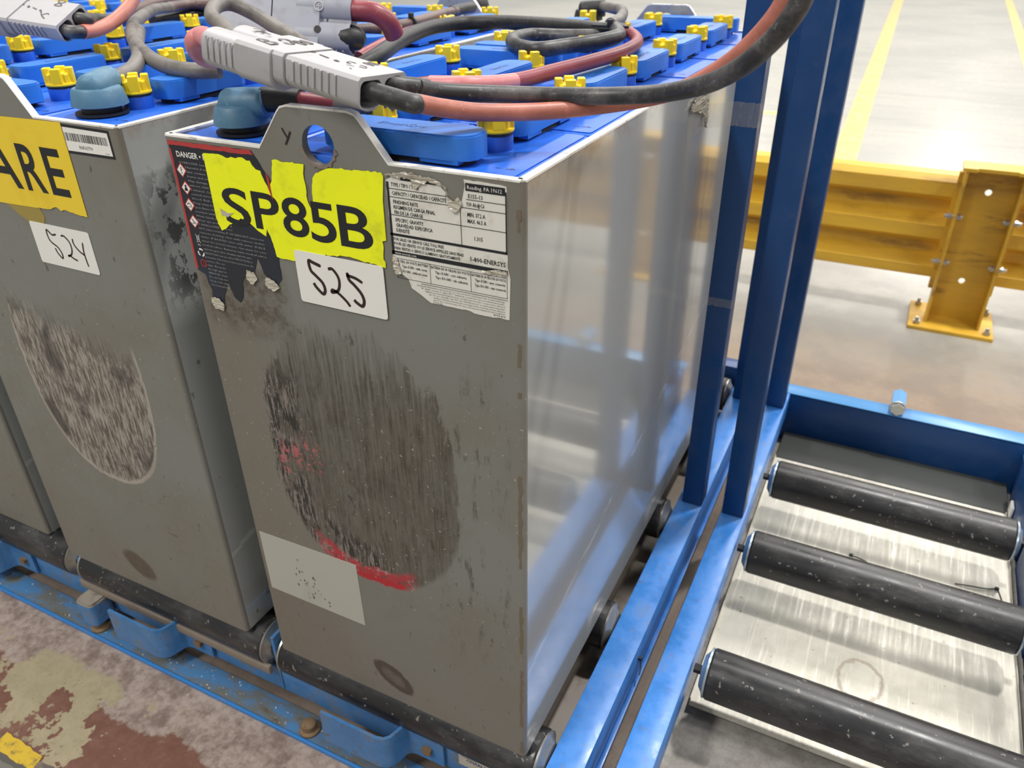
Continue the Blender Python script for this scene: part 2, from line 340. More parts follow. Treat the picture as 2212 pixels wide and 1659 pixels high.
M['crumple'] = simple('torn clear film', (0.50, 0.46, 0.38), 0.2, dirt=(0.18, 0.14, 0.1), dscale=90, damt=0.8, bump=0.9, bs=160)
_t = NT('clear packing tape'); _t.put(_t.b.inputs['Base Color'], (0.62, 0.58, 0.50)); _t.rgh(_t.rng(_t.noise(scale=60, detail=5), 0.3, 0.7, 0.08, 0.35))
_t.b.inputs['Alpha'].default_value = 0.16; _t.bump(_t.noise(scale=45, detail=4), 0.7, 0.002); M['clear'] = _t.m

# ------------------------------------------------------------------ mesh helpers
def link_obj(name, me, mat, parent=None, loc=None):
    o = bpy.data.objects.new(name, me); COL.objects.link(o)
    if mat is not None and len(me.materials) == 0: me.materials.append(mat)
    if parent is not None:
        o.parent = parent
        if loc is None: loc = -Vector(parent.get('_o', (0, 0, 0)))     # vertices are in hall coordinates
    o.location = Vector(loc) if loc is not None else Vector((0, 0, 0))
    return o
def finish(bm, name, smooth=35):
    bmesh.ops.recalc_face_normals(bm, faces=bm.faces)
    me = bpy.data.meshes.new(name); bm.to_mesh(me); bm.free()
    if smooth:
        me.shade_smooth(); me.set_sharp_from_angle(angle=math.radians(smooth))
    return me
def obj(name, bm, mat, parent=None, loc=None, smooth=35):
    return link_obj(name, finish(bm, name, smooth), M[mat] if isinstance(mat, str) else mat, parent, loc)
def tag(o, label=None, cat=None, group=None, kind=None):
    if label: o['label'] = label
    if cat: o['category'] = cat
    if group: o['group'] = group
    if kind: o['kind'] = kind
    return o
def thing(name, label, cat, loc=(0, 0, 0), group=None):
    o = bpy.data.objects.new(name, None); COL.objects.link(o); o.location = loc; o.empty_display_size = 0.05
    o['_o'] = tuple(loc); return tag(o, label, cat, group)

def box(bm, x0, x1, y0, y1, z0, z1, bev=0.0, seg=2, mat=None):
    r = bmesh.ops.create_cube(bm, size=1.0); vs = r['verts']
    bmesh.ops.scale(bm, vec=(x1-x0, y1-y0, z1-z0), verts=vs); bmesh.ops.translate(bm, vec=((x0+x1)/2, (y0+y1)/2, (z0+z1)/2), verts=vs)
    if bev > 0:
        es = list({e for v in vs for e in v.link_edges})
        r2 = bmesh.ops.bevel(bm, geom=es, offset=bev, segments=seg, affect='EDGES', profile=0.5)
        vs = list({v for f in r2['faces'] for v in f.verts} | {v for v in vs if v.is_valid})
    if mat is not None: bmesh.ops.transform(bm, matrix=mat, verts=vs)
    return vs
def cyl(bm, c, axis, r, h, seg=24, r2=None, cap=True):
    """cylinder centred on c along axis"""
    q = Vector(axis).to_track_quat('Z', 'Y').to_matrix().to_4x4()
    return bmesh.ops.create_cone(bm, cap_ends=cap, segments=seg, radius1=r, radius2=r if r2 is None else r2, depth=h, matrix=Matrix.Translation(Vector(c)) @ q)['verts']
def prism(bm, outer, holes, f, a, b, bev=None):
    """extrude a flat outline (with holes) between f(p, a) and f(p, b)"""
    loops = [outer] + list(holes)
    flat = [[Vector((p[0], p[1], 0)) for p in l] for l in loops]
    tris = tessellate_polygon(flat)
    A = []; B = []
    for l in loops:
        for p in l: A.append(bm.verts.new(f(p, a))); B.append(bm.verts.new(f(p, b)))
    for t in tris:
        try: bm.faces.new([A[i] for i in t]); bm.faces.new([B[i] for i in reversed(t)])
        except ValueError: pass
    k = 0
    for l in loops:
        n = len(l)
        for i in range(n):
            j = (i+1) % n
            bm.faces.new((A[k+i], A[k+j], B[k+j], B[k+i]))
        k += n
    return A + B
XZ = lambda p, y: Vector((p[0], y, p[1]))
XY = lambda p, z: Vector((p[0], p[1], z))
YZ = lambda p, x: Vector((x, p[0], p[1]))
def circ(cx, cy, r, n=28, a0=0.0): return [(cx + r*math.cos(a0+2*math.pi*i/n), cy + r*math.sin(a0+2*math.pi*i/n)) for i in range(n)]
def rrect(x0, x1, y0, y1, r, n=5):
    o = []
    for cx, cy, a in ((x1-r, y1-r, 0), (x0+r, y1-r, 90), (x0+r, y0+r, 180), (x1-r, y0+r, 270)):
        for i in range(n+1):
            t = math.radians(a + 90*i/n); o.append((cx+r*math.cos(t), cy+r*math.sin(t)))
    return o
def jag(pts, amp=0.0008, step=0.004, seed=1, keep=()):
    rnd = random.Random(seed); out = []
    for i in range(len(pts)):
        a = pts[i]; b = pts[(i+1) % len(pts)]; L = math.dist(a, b); n = max(1, int(L/step)); out.append(a)
        if i in keep: continue
        for k in range(1, n):
            t = (k + rnd.uniform(-0.3, 0.3))/n
            nx, ny = -(b[1]-a[1])/L, (b[0]-a[0])/L; d = rnd.uniform(-amp, amp)
            out.append((a[0]+(b[0]-a[0])*t + nx*d, a[1]+(b[1]-a[1])*t + ny*d))
    return out
def catmull(pts, n=8):
    P = [Vector(p) for p in pts]; P = [P[0]*2-P[1]] + P + [P[-1]*2-P[-2]]; o = []
    for i in range(1, len(P)-2):
        p0, p1, p2, p3 = P[i-1:i+3]
        for k in range(n):
            t = k/n
            o.append(0.5*((2*p1) + (p2-p0)*t + (2*p0-5*p1+4*p2-p3)*t*t + (3*p1-p0-3*p2+p3)*t**3))
    o.append(P[-2]); return o
def tube(bm, path, r, seg=14, cap=True):
    path = [Vector(p) for p in path]; n = len(path)
    T = [(path[min(i+1, n-1)]-path[max(i-1, 0)]).normalized() for i in range(n)]
    u = T[0].orthogonal().normalized(); rings = []
    for i in range(n):
        if i: u = (u - T[i]*u.dot(T[i])).normalized()
        w = T[i].cross(u); rr = r(i/(n-1)) if callable(r) else r
        rings.append([bm.verts.new(path[i] + (u*math.cos(2*math.pi*k/seg) + w*math.sin(2*math.pi*k/seg))*rr) for k in range(seg)])
    for a, b in zip(rings, rings[1:]):
        for k in range(seg): bm.faces.new((a[k], a[(k+1) % seg], b[(k+1) % seg], b[k]))
    if cap: bm.faces.new(rings[0]); bm.faces.new(list(reversed(rings[-1])))
def lathe(bm, prof, c, axis=(0, 0, 1), seg=28):
    q = Vector(axis).to_track_quat('Z', 'Y').to_matrix(); rings = []
    for r, z in prof:
        if r < 1e-6: rings.append([bm.verts.new(Vector(c) + q @ Vector((0, 0, z)))])
        else: rings.append([bm.verts.new(Vector(c) + q @ Vector((r*math.cos(2*math.pi*k/seg), r*math.sin(2*math.pi*k/seg), z))) for k in range(seg)])
    for a, b in zip(rings, rings[1:]):
        for k in range(seg):
            k2 = (k+1) % seg
            if len(a) == 1: bm.faces.new((a[0], b[k2], b[k]))
            elif len(b) == 1: bm.faces.new((a[k], a[k2], b[0]))
            else: bm.faces.new((a[k], a[k2], b[k2], b[k]))
    for e in (rings[0], rings[-1]):
        if len(e) > 1: bm.faces.new(e)
_fc = {}
def text_tris(s, res=2, bold=0.0):
    key = (s, res, bold)
    if key in _fc: return _fc[key]
    cu = bpy.data.curves.new('t', 'FONT'); cu.body = s; cu.size = 1.0; cu.resolution_u = res; cu.fill_mode = 'FRONT'; cu.offset = bold
    o = bpy.data.objects.new('t', cu); COL.objects.link(o)
    dg = bpy.context.evaluated_depsgraph_get(); me = bpy.data.meshes.new_from_object(o.evaluated_get(dg))
    V = [v.co.copy() for v in me.vertices]; F = [tuple(p.vertices) for p in me.polygons]
    bpy.data.objects.remove(o); bpy.data.curves.remove(cu); bpy.data.meshes.remove(me)
    _fc[key] = (V, F); return V, F
def text(bm, s, x0, z0, h, w=None, y=0.0, bold=0.0, res=2, f=XZ, capref=None, shear=0.0, rot=0.0):
    """flat lettering; h is the height of capitals; w fits the width"""
    V, F = text_tris(s, res, bold)
    if not V: return
    xa = min(v.x for v in V); xb = max(v.x for v in V); ch = 0.70 + 2*bold
    sy = h/ch; sx = sy*0.82 if w is None else w/(xb-xa)
    ids = []
    for v in V:
        px, pz = (v.x-xa)*sx + shear*v.y*sy, (v.y+bold)*sy
        if rot: px, pz = px*math.cos(rot)-pz*math.sin(rot), px*math.sin(rot)+pz*math.cos(rot)
        ids.append(bm.verts.new(f((x0+px, z0+pz), y)))
    for q in F:
        try: bm.faces.new([ids[i] for i in q])
        except ValueError: pass
def stroke(bm, pts, w, y, f=XZ, n=6, th=0.00025):
    """a flat marker stroke along a smooth path"""
    P = catmull([(p[0], p[1], 0) for p in pts], n) if len(pts) > 2 else [Vector((p[0], p[1], 0)) for p in pts]
    L = []; R = []
    for i, p in enumerate(P):
        t = (P[min(i+1, len(P)-1)]-P[max(i-1, 0)]).normalized(); nn = Vector((-t.y, t.x, 0)); e = min(i, len(P)-1-i)
        ww = w*0.5*(0.75 if e == 0 else 1.0)
        L.append(bm.verts.new(f((p+nn*ww).to_2d(), y))); R.append(bm.verts.new(f((p-nn*ww).to_2d(), y)))
    for i in range(len(P)-1): bm.faces.new((L[i], L[i+1], R[i+1], R[i]))
def bm_new(): return bmesh.new()

# ================================================================== SETTING
bm = bm_new(); box(bm, -30, 30, -6, 60, FLOOR-0.2, FLOOR)
floor = obj('floor', bm, 'floor', smooth=0); tag(floor, kind='structure')
floor['label'] = 'hall floor of pale concrete with worn red paint near the racks'
def line(p, q, w, mat='yline', h=0.0012, name='paint_line'):
    a = Vector(p); b = Vector(q); d = (b-a).normalized(); n = Vector((-d.y, d.x))*w/2; m = bm_new()
    prism(m, [tuple(a+n), tuple(a-n), tuple(b-n), tuple(b+n)], [], XY, FLOOR-0.001, FLOOR+h); return obj(name, m, mat, floor, smooth=0)
line((-0.02, 4.0), (-0.62, 22.0), 0.13); line((1.02, 4.0), (1.29, 22.0), 0.10); line((-3.0, 4.9), (-0.15, 5.15), 0.10)
bm = bm_new(); prism(bm, jag([(-1.5, -0.234), (-1.5, -0.262), (-0.62, -0.272), (-0.64, -0.244)], 0.002, 0.02, 3), [], XY, FLOOR-0.001, FLOOR+0.0008)
obj('floor_tape', bm, 'taped', floor, smooth=0)
bm = bm_new(); prism(bm, jag([(-0.822, -0.235), (-0.816, -0.262), (-0.725, -0.263), (-0.731, -0.238)], 0.0015, 0.01, 4), [], XY, FLOOR, FLOOR+0.0014)
tag(obj('floor_tape', bm, 'tapey', floor, smooth=0), 'worn yellow piece of floor tape')

# ================================================================== BATTERIES
LUG = [(-0.288, 0), (-0.259, 0.036), (-0.2545, 0.0405), (-0.247, 0.0425), (-0.177, 0.0425), (-0.1695, 0.0405), (-0.165, 0.036), (-0.1365, 0)]
def lug_wall(bm, y0, y1):
    out = [(-W+0.006, 0.0), (-W+0.006, H)] + [(x, H+z) for x, z in LUG] + [(-0.006, H), (-0.006, 0.0)]
    prism(bm, out, [list(reversed(circ(-0.2145, H+0.0095, 0.0188, 32)))], XZ, y0, y1)
def corner(bm, x, y):
    lathe(bm, [(0.0062, 0.0), (0.0062, H)], (x, y, 0), seg=20)

# shared cell pieces ------------------------------------------------
PX, PY = 0.1345, 0.183
CX = [-0.0785 - PX*k for k in range(3)]; CY = [0.1 + PY*k for k in range(6)]
bm = bm_new(); box(bm, -0.0655, 0.0655, -0.0895, 0.0895, -0.07, -0.003, 0.004, 2)
prism(bm, rrect(-0.0600, 0.0600, -0.0845, 0.0845, 0.004, 2), [], XY, -0.004, -0.0018)
ME_CELL = finish(bm, 'cell'); ME_CELL.materials.append(M['cell'])
bm = bm_new(); lathe(bm, [(0.0172, -0.003), (0.0172, 0.011), (0.0164, 0.0125), (0.010, 0.0125)], (0, 0, 0), seg=28)
ME_NECK = finish(bm, 'vent_neck'); ME_NECK.materials.append(M['neck'])
bm = bm_new(); lathe(bm, [(0.0168, 0.0124), (0.0172, 0.0128), (0.0172, 0.0150), (0.0168, 0.0155)], (0, 0, 0), seg=28)
ME_RING = finish(bm, 'seal_ring'); ME_RING.materials.append(M['blk'])
bm = bm_new(); lathe(bm, [(0.010, 0.0152), (0.0178, 0.0152), (0.0184, 0.0165), (0.0180, 0.0182), (0.0150, 0.0190), (0.0142, 0.0295), (0.013, 0.0302), (0.0, 0.0302)], (0, 0, 0), seg=32)
for k in range(4):
    a = math.pi/4 + k*math.pi/2; mt = Matrix.Rotation(a, 4, 'Z')
    box(bm, 0.0085, 0.0174, -0.0058, 0.0058, 0.018, 0.0362, 0.0009, 1, mt)
    a2 = k*math.pi/2; mt = Matrix.Rotation(a2, 4, 'Z'); box(bm, 0.010, 0.0156, -0.0030, 0.0030, 0.018, 0.0290, 0.0007, 1, mt)
ME_CAP = finish(bm, 'vent_cap'); ME_CAP.materials.append(M['cap'])
def mk_mark():
    m = bm_new()
    stroke(m, [(-0.010, -0.001), (-0.004, -0.001)], 0.0011, -0.0015, XY)
    stroke(m, [(0.001, -0.003), (0.003, 0.0), (0.006, 0.0005), (0.010, -0.0005)], 0.0011, -0.0015, XY)
    stroke(m, [(0.0065, 0.004), (0.0055, -0.003)], 0.0010, -0.0014, XY)
    return m
ME_MARK = finish(mk_mark(), 'polarity_mark', 0); ME_MARK.materials.append(M['ink'])
def mk_link(L=0.168, w=0.046):
    m = bm_new(); c = 0.011
    out = []
    for sx in (1, -1):
        a = [(L/2-c*2.0, w/2), (L/2-c*0.95, w/2-0.0022), (L/2-c*0.35, w/2-0.0065), (L/2, w/2-c*1.3), (L/2, -w/2+c*1.3), (L/2-c*0.35, -w/2+0.0065), (L/2-c*0.95, -w/2+0.0022), (L/2-c*2.0, -w/2)]
        out += [(sx*x, sx*y) for x, y in a]
    out = list(reversed(out))
    prism(m, out, [], XY, 0.0045, 0.0265)
    bmesh.ops.recalc_face_normals(m, faces=m.faces)
    es = [e for e in m.edges if all(v.co.z > 0.026 for v in e.verts) and len(e.link_faces) == 2 and abs(e.link_faces[0].normal.z-e.link_faces[1].normal.z) > 0.5]
    bmesh.ops.bevel(m, geom=es, offset=0.0016, segments=2, affect='EDGES')
    for sx in (-1, 1):                                   # legs that reach down to the cell
        box(m, sx*L*0.30-0.020, sx*L*0.30+0.020, -w/2+0.001, w/2-0.001, 0.0008, 0.006)
    return m
ME_LINK = finish(mk_link(), 'connector_cover'); ME_LINK.materials.append(M['link'])
bm = bm_new(); prism(bm, rrect(-0.074, 0.074, -0.018, 0.018, 0.017, 6), [], XY, -0.003, 0.003)
ME_GASK = finish(bm, 'connector_gasket'); ME_GASK.materials.append(M['grout'])
bm = bm_new(); text(bm, 'EnerSys', -0.026, -0.005, 0.0085, 0.052, 0.0268, res=2, f=XY, shear=0.25)
ME_LOGO = finish(bm, 'lettering', 0); ME_LOGO.materials.append(simple('embossed blue lettering', (0.010, 0.085, 0.36), 0.5))

def child(name, me, par, loc, rz=0.0):
    o = bpy.data.objects.new(name, me); COL.objects.link(o); o.parent = par; o.location = loc; o.rotation_euler = (0, 0, rz); return o

def battery(x0, y0, label, mats, mirror=False, detail=True, front_items=True):
    b = thing('forklift_battery', label, 'battery', (x0, y0, 0), 'steel-cased forklift batteries on the blue rack')
    fr, sd = mats
    m = bm_new(); lug_wall(m, 0.0, 0.008); corner(m, -0.006, 0.0062); corner(m, -W+0.006, 0.0062)
    es = [e for e in m.edges if all(abs(v.co.y) < 1e-5 and v.co.z > H-0.001 for v in e.verts)]
    obj('front_wall', m, fr, b, (0, 0, 0))
    m = bm_new()
    for sy in (D,):
        lug_wall(m, D-0.008, D); corner(m, -0.006, D-0.0062); corner(m, -W+0.006, D-0.0062)
    obj('back_wall', m, sd, b, (0, 0, 0))
    m = bm_new(); box(m, -0.008, 0, 0.006, D-0.006, 0, H); obj('side_wall', m, sd, b, (0, 0, 0))
    m = bm_new(); box(m, -W, -W+0.008, 0.006, D-0.006, 0, H); obj('side_wall', m, sd, b, (0, 0, 0))
    m = bm_new(); box(m, -W+0.008, -0.008, 0.008, D-0.008, 0.002, 0.01); obj('case_floor', m, sd, b, (0, 0, 0))
    # pale rim where the paint has worn through
    m = bm_new(); pts = [(-W+0.004, H)] + [(x, H+z) for x, z in LUG] + [(-0.004, H)]
    for yy in (0.0, D-0.008):
        lo = [(p[0], p[1]-0.0006) for p in pts]; up = [(p[0], p[1]+0.0014) for p in pts]
        prism(m, lo + list(reversed(up)), [], XZ, yy-0.0003, yy+0.0083)
    for xx in (-0.008, -W): box(m, xx-0.0003, xx+0.0083, 0.004, D-0.004, H-0.0008, H+0.0014)
    obj('rim', m, 'edge', b, (0, 0, 0), smooth=20)
    # cells
    for r in range(6):
        for k in range(3):
            cx, cy = CX[k], CY[r]
            c = child('cell', ME_CELL, b, (cx, cy, H))
            child('vent_neck', ME_NECK, c, (0, 0, 0)); child('seal_ring', ME_RING, c, (0, 0, 0))
            child('vent_cap', ME_CAP, c, (0, 0, 0), random.uniform(-0.35, 0.35))
            if detail: child('polarity_mark', ME_MARK, c, (0.042, -0.062, 0)); 
    fx = (lambda x: -W-x) if mirror else (lambda x: x)
    links = []
    for k in range(5): links.append((CX[0]-0.004, CY[k]+PY/2, 1))
    for k in (0, 1, 3, 4): links.append((CX[1]-0.004, CY[k]+PY/2, 1)); links.append((CX[2]-0.004, CY[k]+PY/2, 1))
    mx = (CX[0]+CX[1])/2; links += [(mx, CY[0]-0.058, 0), (mx, CY[5]+0.058, 0)]
    mx = (CX[1]+CX[2])/2; links += [(mx, CY[2]+0.062, 0), (mx, CY[3]-0.062, 0)]
    for x, y, v in links:
        l = child('connector_cover', ME_LINK, b, (fx(x), y, H), math.pi/2 if v else 0)
        if v: l.scale = (0.80, 1.0, 1.0)
        child('connector_gasket', ME_GASK, l, (0, 0, 0))
        if detail: child('lettering', ME_LOGO, l, (0, 0, 0))
    return b

LBL = {
 'A': 'grey battery at the right end with neon SP85B label and 525 sticker',
 'B': 'grey battery second from the right with golden ARE label and 524 sticker',
 'C': 'grey battery left of the 524 battery, its front mostly outside the photo',
 'D': 'farthest left battery, only its blue cell tops show at the top left corner'}
BA = battery(0.0, 0.0, LBL['A'], ('front_a', 'side_a'))
BB = battery(-0.49, 0.0, LBL['B'], ('front_b', 'side_b'), mirror=True)
BC = battery(-0.985, 0.015, LBL['C'], ('front_b', 'side_b'), detail=False)
BD = battery(-1.48, 0.015, LBL['D'], ('front_b', 'side_b'), detail=False, mirror=True)
# ------------------------------------------------------------------ stickers and marks on the right battery (local = hall coordinates)
def sticker(name, pts, mat, par, y=-0.0006, th=0.0005, label=None, holes=()):
    m = bm_new(); prism(m, pts, holes, XZ, y, y+th); o = obj(name, m, mat, par, (0, 0, 0), smooth=0)
    if label: o['label'] = label
    return o
dan = sticker('warning_label', jag([(-0.4135, 0.7745), (-0.300, 0.7755), (-0.283, 0.750), (-0.285, 0.700), (-0.288, 0.640), (-0.299, 0.628), (-0.305, 0.634), (-0.312, 0.643), (-0.318, 0.660), (-0.326, 0.641),
      (-0.333, 0.636), (-0.340, 0.634), (-0.347, 0.626), (-0.350, 0.607), (-0.356, 0.600), (-0.364, 0.606), (-0.369, 0.624), (-0.378, 0.606), (-0.384, 0.588), (-0.391, 0.586), (-0.4005, 0.590), (-0.397, 0.606), (-0.402, 0.626), (-0.412, 0.630)], 0.0008, 0.005, 5, keep=(0, 23)), 'navy', BA, -0.0006, 0.0006, 'torn black and red warning label')
m = bm_new()
for a, b_ in (((-0.4142, 0.7665), (-0.300, 0.7752)),):
    prism(m, jag([(-0.4142, 0.7700), (-0.4142, 0.7746), (-0.3005, 0.7755), (-0.2975, 0.7710)], 0.0006, 0.006, 2), [], XZ, -0.0009, -0.0006)
prism(m, jag([(-0.4142, 0.7665), (-0.4112, 0.7665), (-0.4103, 0.632), (-0.4136, 0.631)], 0.0003, 0.01, 2), [], XZ, -0.0009, -0.0006)
prism(m, [(-0.2845, 0.755), (-0.2812, 0.7495), (-0.2805, 0.727), (-0.2835, 0.737)], [], XZ, -0.0016, -0.0010)
obj('red_border', m, 'red', dan, (0, 0, 0), smooth=0)
m = bm_new(); text(m, 'DANGER \u2022 RELI', -0.4045, 0.7585, 0.0062, 0.050, -0.00095, bold=0.02)
obj('lettering', m, 'white', dan, (0, 0, 0), smooth=0)
m = bm_new()
body = ['CORROSIVE. Lead, Sulfuric acid', 'Harmful if swallowed, inhaled or', 'skin contact. Causes severe skin', 'burns and serious eye damage.', 'May damage fertility or the', 'unborn child. May cause cancer', 'if inhaled. Causes damage to',
 'central nervous system and', 'blood. Risk of explosion, fire', 'Keep away from heat, sparks and', 'open flame. No smoking. Avoid', 'contact with internal acid.', 'Wash hands after handling.', 'Wear eye protection, gloves', 'IF SWALLOWED: rinse mouth. Do',
 'NOT induce vomiting. IF ON SKIN', 'remove clothing, rinse with', 'water. IF IN EYES: rinse with', 'water for several minutes. Get', 'medical advice. Batteries make', 'explosive gases when charging', 'PRECAUTIONS: wear eye and face', 'protection. Disconnect before',
 'service. Do not remove vent', 'caps. Recycle or dispose only', 'through approved channels.', 'SERVICE: trained persons only', 'Do not lay tools on battery', 'Keep vent caps closed tight', 'See manual before use', 'Keep out of reach of children']
for i, s in enumerate(body):
    z = 0.7520 - i*0.00475; x0 = -0.3955 if i else -0.4035
    if z < 0.612: break
    wmax = 0.050 if z > 0.684 else (0.092 if z > 0.645 else 0.028)
    if z > 0.684: s = s[:22]
    elif z < 0.645: s = s[:14]; x0 = -0.3955
    else: s = s + ' ' + s[:14]
    if z <= 0.66 and z > 0.645: wmax = 0.07
    text(m, s, x0, z, 0.0021, wmax, -0.00088, res=1)
obj('small_print', m, 'dtext', dan, (0, 0, 0), smooth=0)
for k, (cx, cz) in enumerate(((-0.4020, 0.7445), (-0.4010, 0.7255), (-0.4012, 0.7070), (-0.4005, 0.6885))):
    m = bm_new(); r = 0.0078
    prism(m, [(cx, cz+r), (cx-r*0.92, cz), (cx, cz-r), (cx+r*0.92, cz)], [], XZ, -0.0012, -0.0006); d = obj('hazard_diamond', m, 'red', dan, (0, 0, 0), smooth=0)
    m = bm_new(); r = 0.0064; prism(m, [(cx, cz+r), (cx-r*0.92, cz), (cx, cz-r), (cx+r*0.92, cz)], [], XZ, -0.00135, -0.0012); obj('hazard_field', m, 'white', dan, (0, 0, 0), smooth=0)
    m = bm_new(); y = -0.0015
    if k == 0: stroke(m, [(cx, cz+0.0035), (cx, cz-0.001)], 0.0014, y); stroke(m, [(cx, cz-0.0022), (cx, cz-0.0035)], 0.0014, y)
    elif k == 1: prism(m, circ(cx, cz+0.0022, 0.0014, 12), [], XZ, y, y+0.0001); prism(m, [(cx-0.0024, cz-0.003), (cx+0.0024, cz-0.003), (cx+0.0018, cz+0.0006), (cx-0.0018, cz+0.0006)], [], XZ, y, y+0.0001)
    elif k == 2: stroke(m, [(cx-0.0035, cz), (cx-0.001, cz+0.002), (cx+0.001, cz+0.001), (cx+0.003, cz-0.001)], 0.0009, y); stroke(m, [(cx-0.003, cz-0.002), (cx+0.003, cz-0.002)], 0.0008, y)
    else: stroke(m, [(cx-0.002, cz+0.003), (cx, cz), (cx+0.003, cz-0.002)], 0.0010, y); stroke(m, [(cx-0.003, cz-0.002), (cx+0.001, cz-0.002)], 0.0008, y)
    obj('hazard_symbol', m, 'ink', dan, (0, 0, 0), smooth=0)
m = bm_new(); y = -0.00095; cx = -0.4005
stroke(m, [(cx-0.003, 0.674), (cx+0.003, 0.664)], 0.0006, y); stroke(m, [(cx+0.003, 0.674), (cx-0.003, 0.664)], 0.0006, y); stroke(m, [(cx-0.0022, 0.672), (cx+0.0022, 0.672)], 0.0006, y); stroke(m, [(cx-0.0018, 0.672), (cx-0.0014, 0.666), (cx+0.0014, 0.666), (cx+0.0018, 0.672)], 0.0005, y)
text(m, 'Pb', cx-0.002, 0.6605, 0.002, 0.004, y, res=1)
for a in range(3):
    t0 = math.radians(90+120*a); pp = [(cx+0.0042*math.cos(t0+math.radians(d)), 0.6525+0.0042*math.sin(t0+math.radians(d))) for d in (-48, -10, 30)]
    stroke(m, pp, 0.0018, y)
obj('recycling_symbols', m, 'white', dan, (0, 0, 0), smooth=0)
m = bm_new(); prism(m, circ(-0.4, 0.640, 0.0046, 20), [list(reversed(circ(-0.4, 0.640, 0.0036, 20)))], XZ, y-0.0002, y); stroke(m, [(-0.402, 0.6412), (-0.398, 0.6412)], 0.0008, y); stroke(m, [(-0.402, 0.6388), (-0.398, 0.6388)], 0.0008, y)
obj('red_symbol', m, 'red', dan, (0, 0, 0), smooth=0)

neon = sticker('name_label', jag([(-0.3655, 0.7660), (-0.345, 0.7672), (-0.335, 0.7645), (-0.318, 0.7668), (-0.303, 0.7650), (-0.297, 0.757), (-0.291, 0.756), (-0.2885, 0.748), (-0.284, 0.737), (-0.2815, 0.743), (-0.278, 0.748), (-0.276, 0.756), (-0.2735, 0.7690), (-0.2345, 0.7690), (-0.2365, 0.760), (-0.2355, 0.748),
      (-0.2365, 0.738), (-0.233, 0.726), (-0.229, 0.734), (-0.228, 0.746), (-0.2255, 0.757), (-0.221, 0.762), (-0.213, 0.7655), (-0.200, 0.7690), (-0.1445, 0.7715), (-0.1425, 0.768), (-0.1455, 0.745), (-0.1460, 0.7060), (-0.1505, 0.7045), (-0.1510, 0.690), (-0.1495, 0.6775), (-0.160, 0.6790), (-0.178, 0.6800),
      (-0.196, 0.6815), (-0.212, 0.6800), (-0.230, 0.6775), (-0.246, 0.6745), (-0.262, 0.6660), (-0.275, 0.6655), (-0.2885, 0.6660), (-0.2905, 0.680), (-0.2925, 0.6880), (-0.2955, 0.6960), (-0.2985, 0.6870), (-0.305, 0.6900), (-0.318, 0.6985), (-0.330, 0.7020), (-0.345, 0.6935), (-0.3610, 0.6840), (-0.3655, 0.6975)], 0.0010, 0.0035, 11, keep=(25, 26, 49)),
      'neon', BA, -0.0013, 0.0005, 'torn neon yellow label printed SP85B')
m = bm_new()
for ch, xa, xb, za, zb in (('S', -0.3505, -0.3150, 0.6940, 0.7345), ('P', -0.3095, -0.2745, 0.6945, 0.7350), ('8', -0.2715, -0.2385, 0.6935, 0.7345), ('5', -0.2365, -0.2045, 0.6925, 0.7345), ('B', -0.2005, -0.1610, 0.6925, 0.7355)):
    text(m, ch, xa, za, zb-za, xb-xa, -0.00155, bold=0.012, res=5)
obj('lettering', m, 'ink', neon, (0, 0, 0), smooth=0)
# notch torn into the S
sticker('torn_corner', jag([(-0.356, 0.7095), (-0.347, 0.7055), (-0.338, 0.7075), (-0.347, 0.7010), (-0.356, 0.7020)], 0.0008, 0.003, 9), 'crumple', BA, -0.0020, 0.0004)
num = sticker('number_label', rrect(-0.2635, -0.1525, 0.6205, 0.6785, 0.0035, 4), 'white', BA, -0.0018, 0.0004, 'white sticker with 525 in marker')
m = bm_new(); y = -0.00195
for ox, sc in ((0, 1),):
    stroke(m, [(-0.2305, 0.6655), (-0.2400, 0.6680), (-0.2455, 0.6690), (-0.2445, 0.6590), (-0.2390, 0.6540), (-0.2310, 0.6470), (-0.2290, 0.6390), (-0.2325, 0.6345), (-0.2400, 0.6405), (-0.2430, 0.6450)], 0.0038, y)
    stroke(m, [(-0.2215, 0.6640), (-0.2160, 0.6650), (-0.2100, 0.6580), (-0.2090, 0.6500), (-0.2120, 0.6420), (-0.2200, 0.6385), (-0.2190, 0.6415), (-0.2120, 0.6390), (-0.2030, 0.6320), (-0.1985, 0.6265)], 0.0034, y)
    stroke(m, [(-0.1990, 0.6615), (-0.1880, 0.6600), (-0.1795, 0.6565)], 0.0034, y)
    stroke(m, [(-0.1975, 0.6645), (-0.1960, 0.6570), (-0.1900, 0.6520), (-0.1825, 0.6440), (-0.1800, 0.6360), (-0.1830, 0.6300), (-0.1900, 0.6330), (-0.1925, 0.6355)], 0.0038, y)
obj('handwritten_number', m, 'marker', num, (0, 0, 0), smooth=0)
spec = sticker('rating_label', jag([(-0.1405, 0.7650), (-0.133, 0.7690), (-0.122, 0.7725), (-0.108, 0.7705), (-0.096, 0.7718), (-0.084, 0.7690), (-0.077, 0.7610), (-0.0735, 0.7540), (-0.0665, 0.7480), (-0.0605, 0.7560), (-0.0570, 0.7700), (-0.0580, 0.7750), (-0.0165, 0.7735), (-0.0160, 0.7610),
      (-0.0160, 0.700), (-0.0135, 0.690), (-0.0150, 0.6485), (-0.052, 0.6480), (-0.056, 0.6495), (-0.100, 0.6495), (-0.110, 0.6555), (-0.121, 0.6610), (-0.124, 0.6700), (-0.131, 0.6740), (-0.137, 0.6735), (-0.1400, 0.6860), (-0.1395, 0.7080)], 0.0008, 0.005, 13, keep=(13, 15)), 'spec', BA, -0.0007, 0.0006, 'torn white rating plate label')
m = bm_new(); y = -0.00085
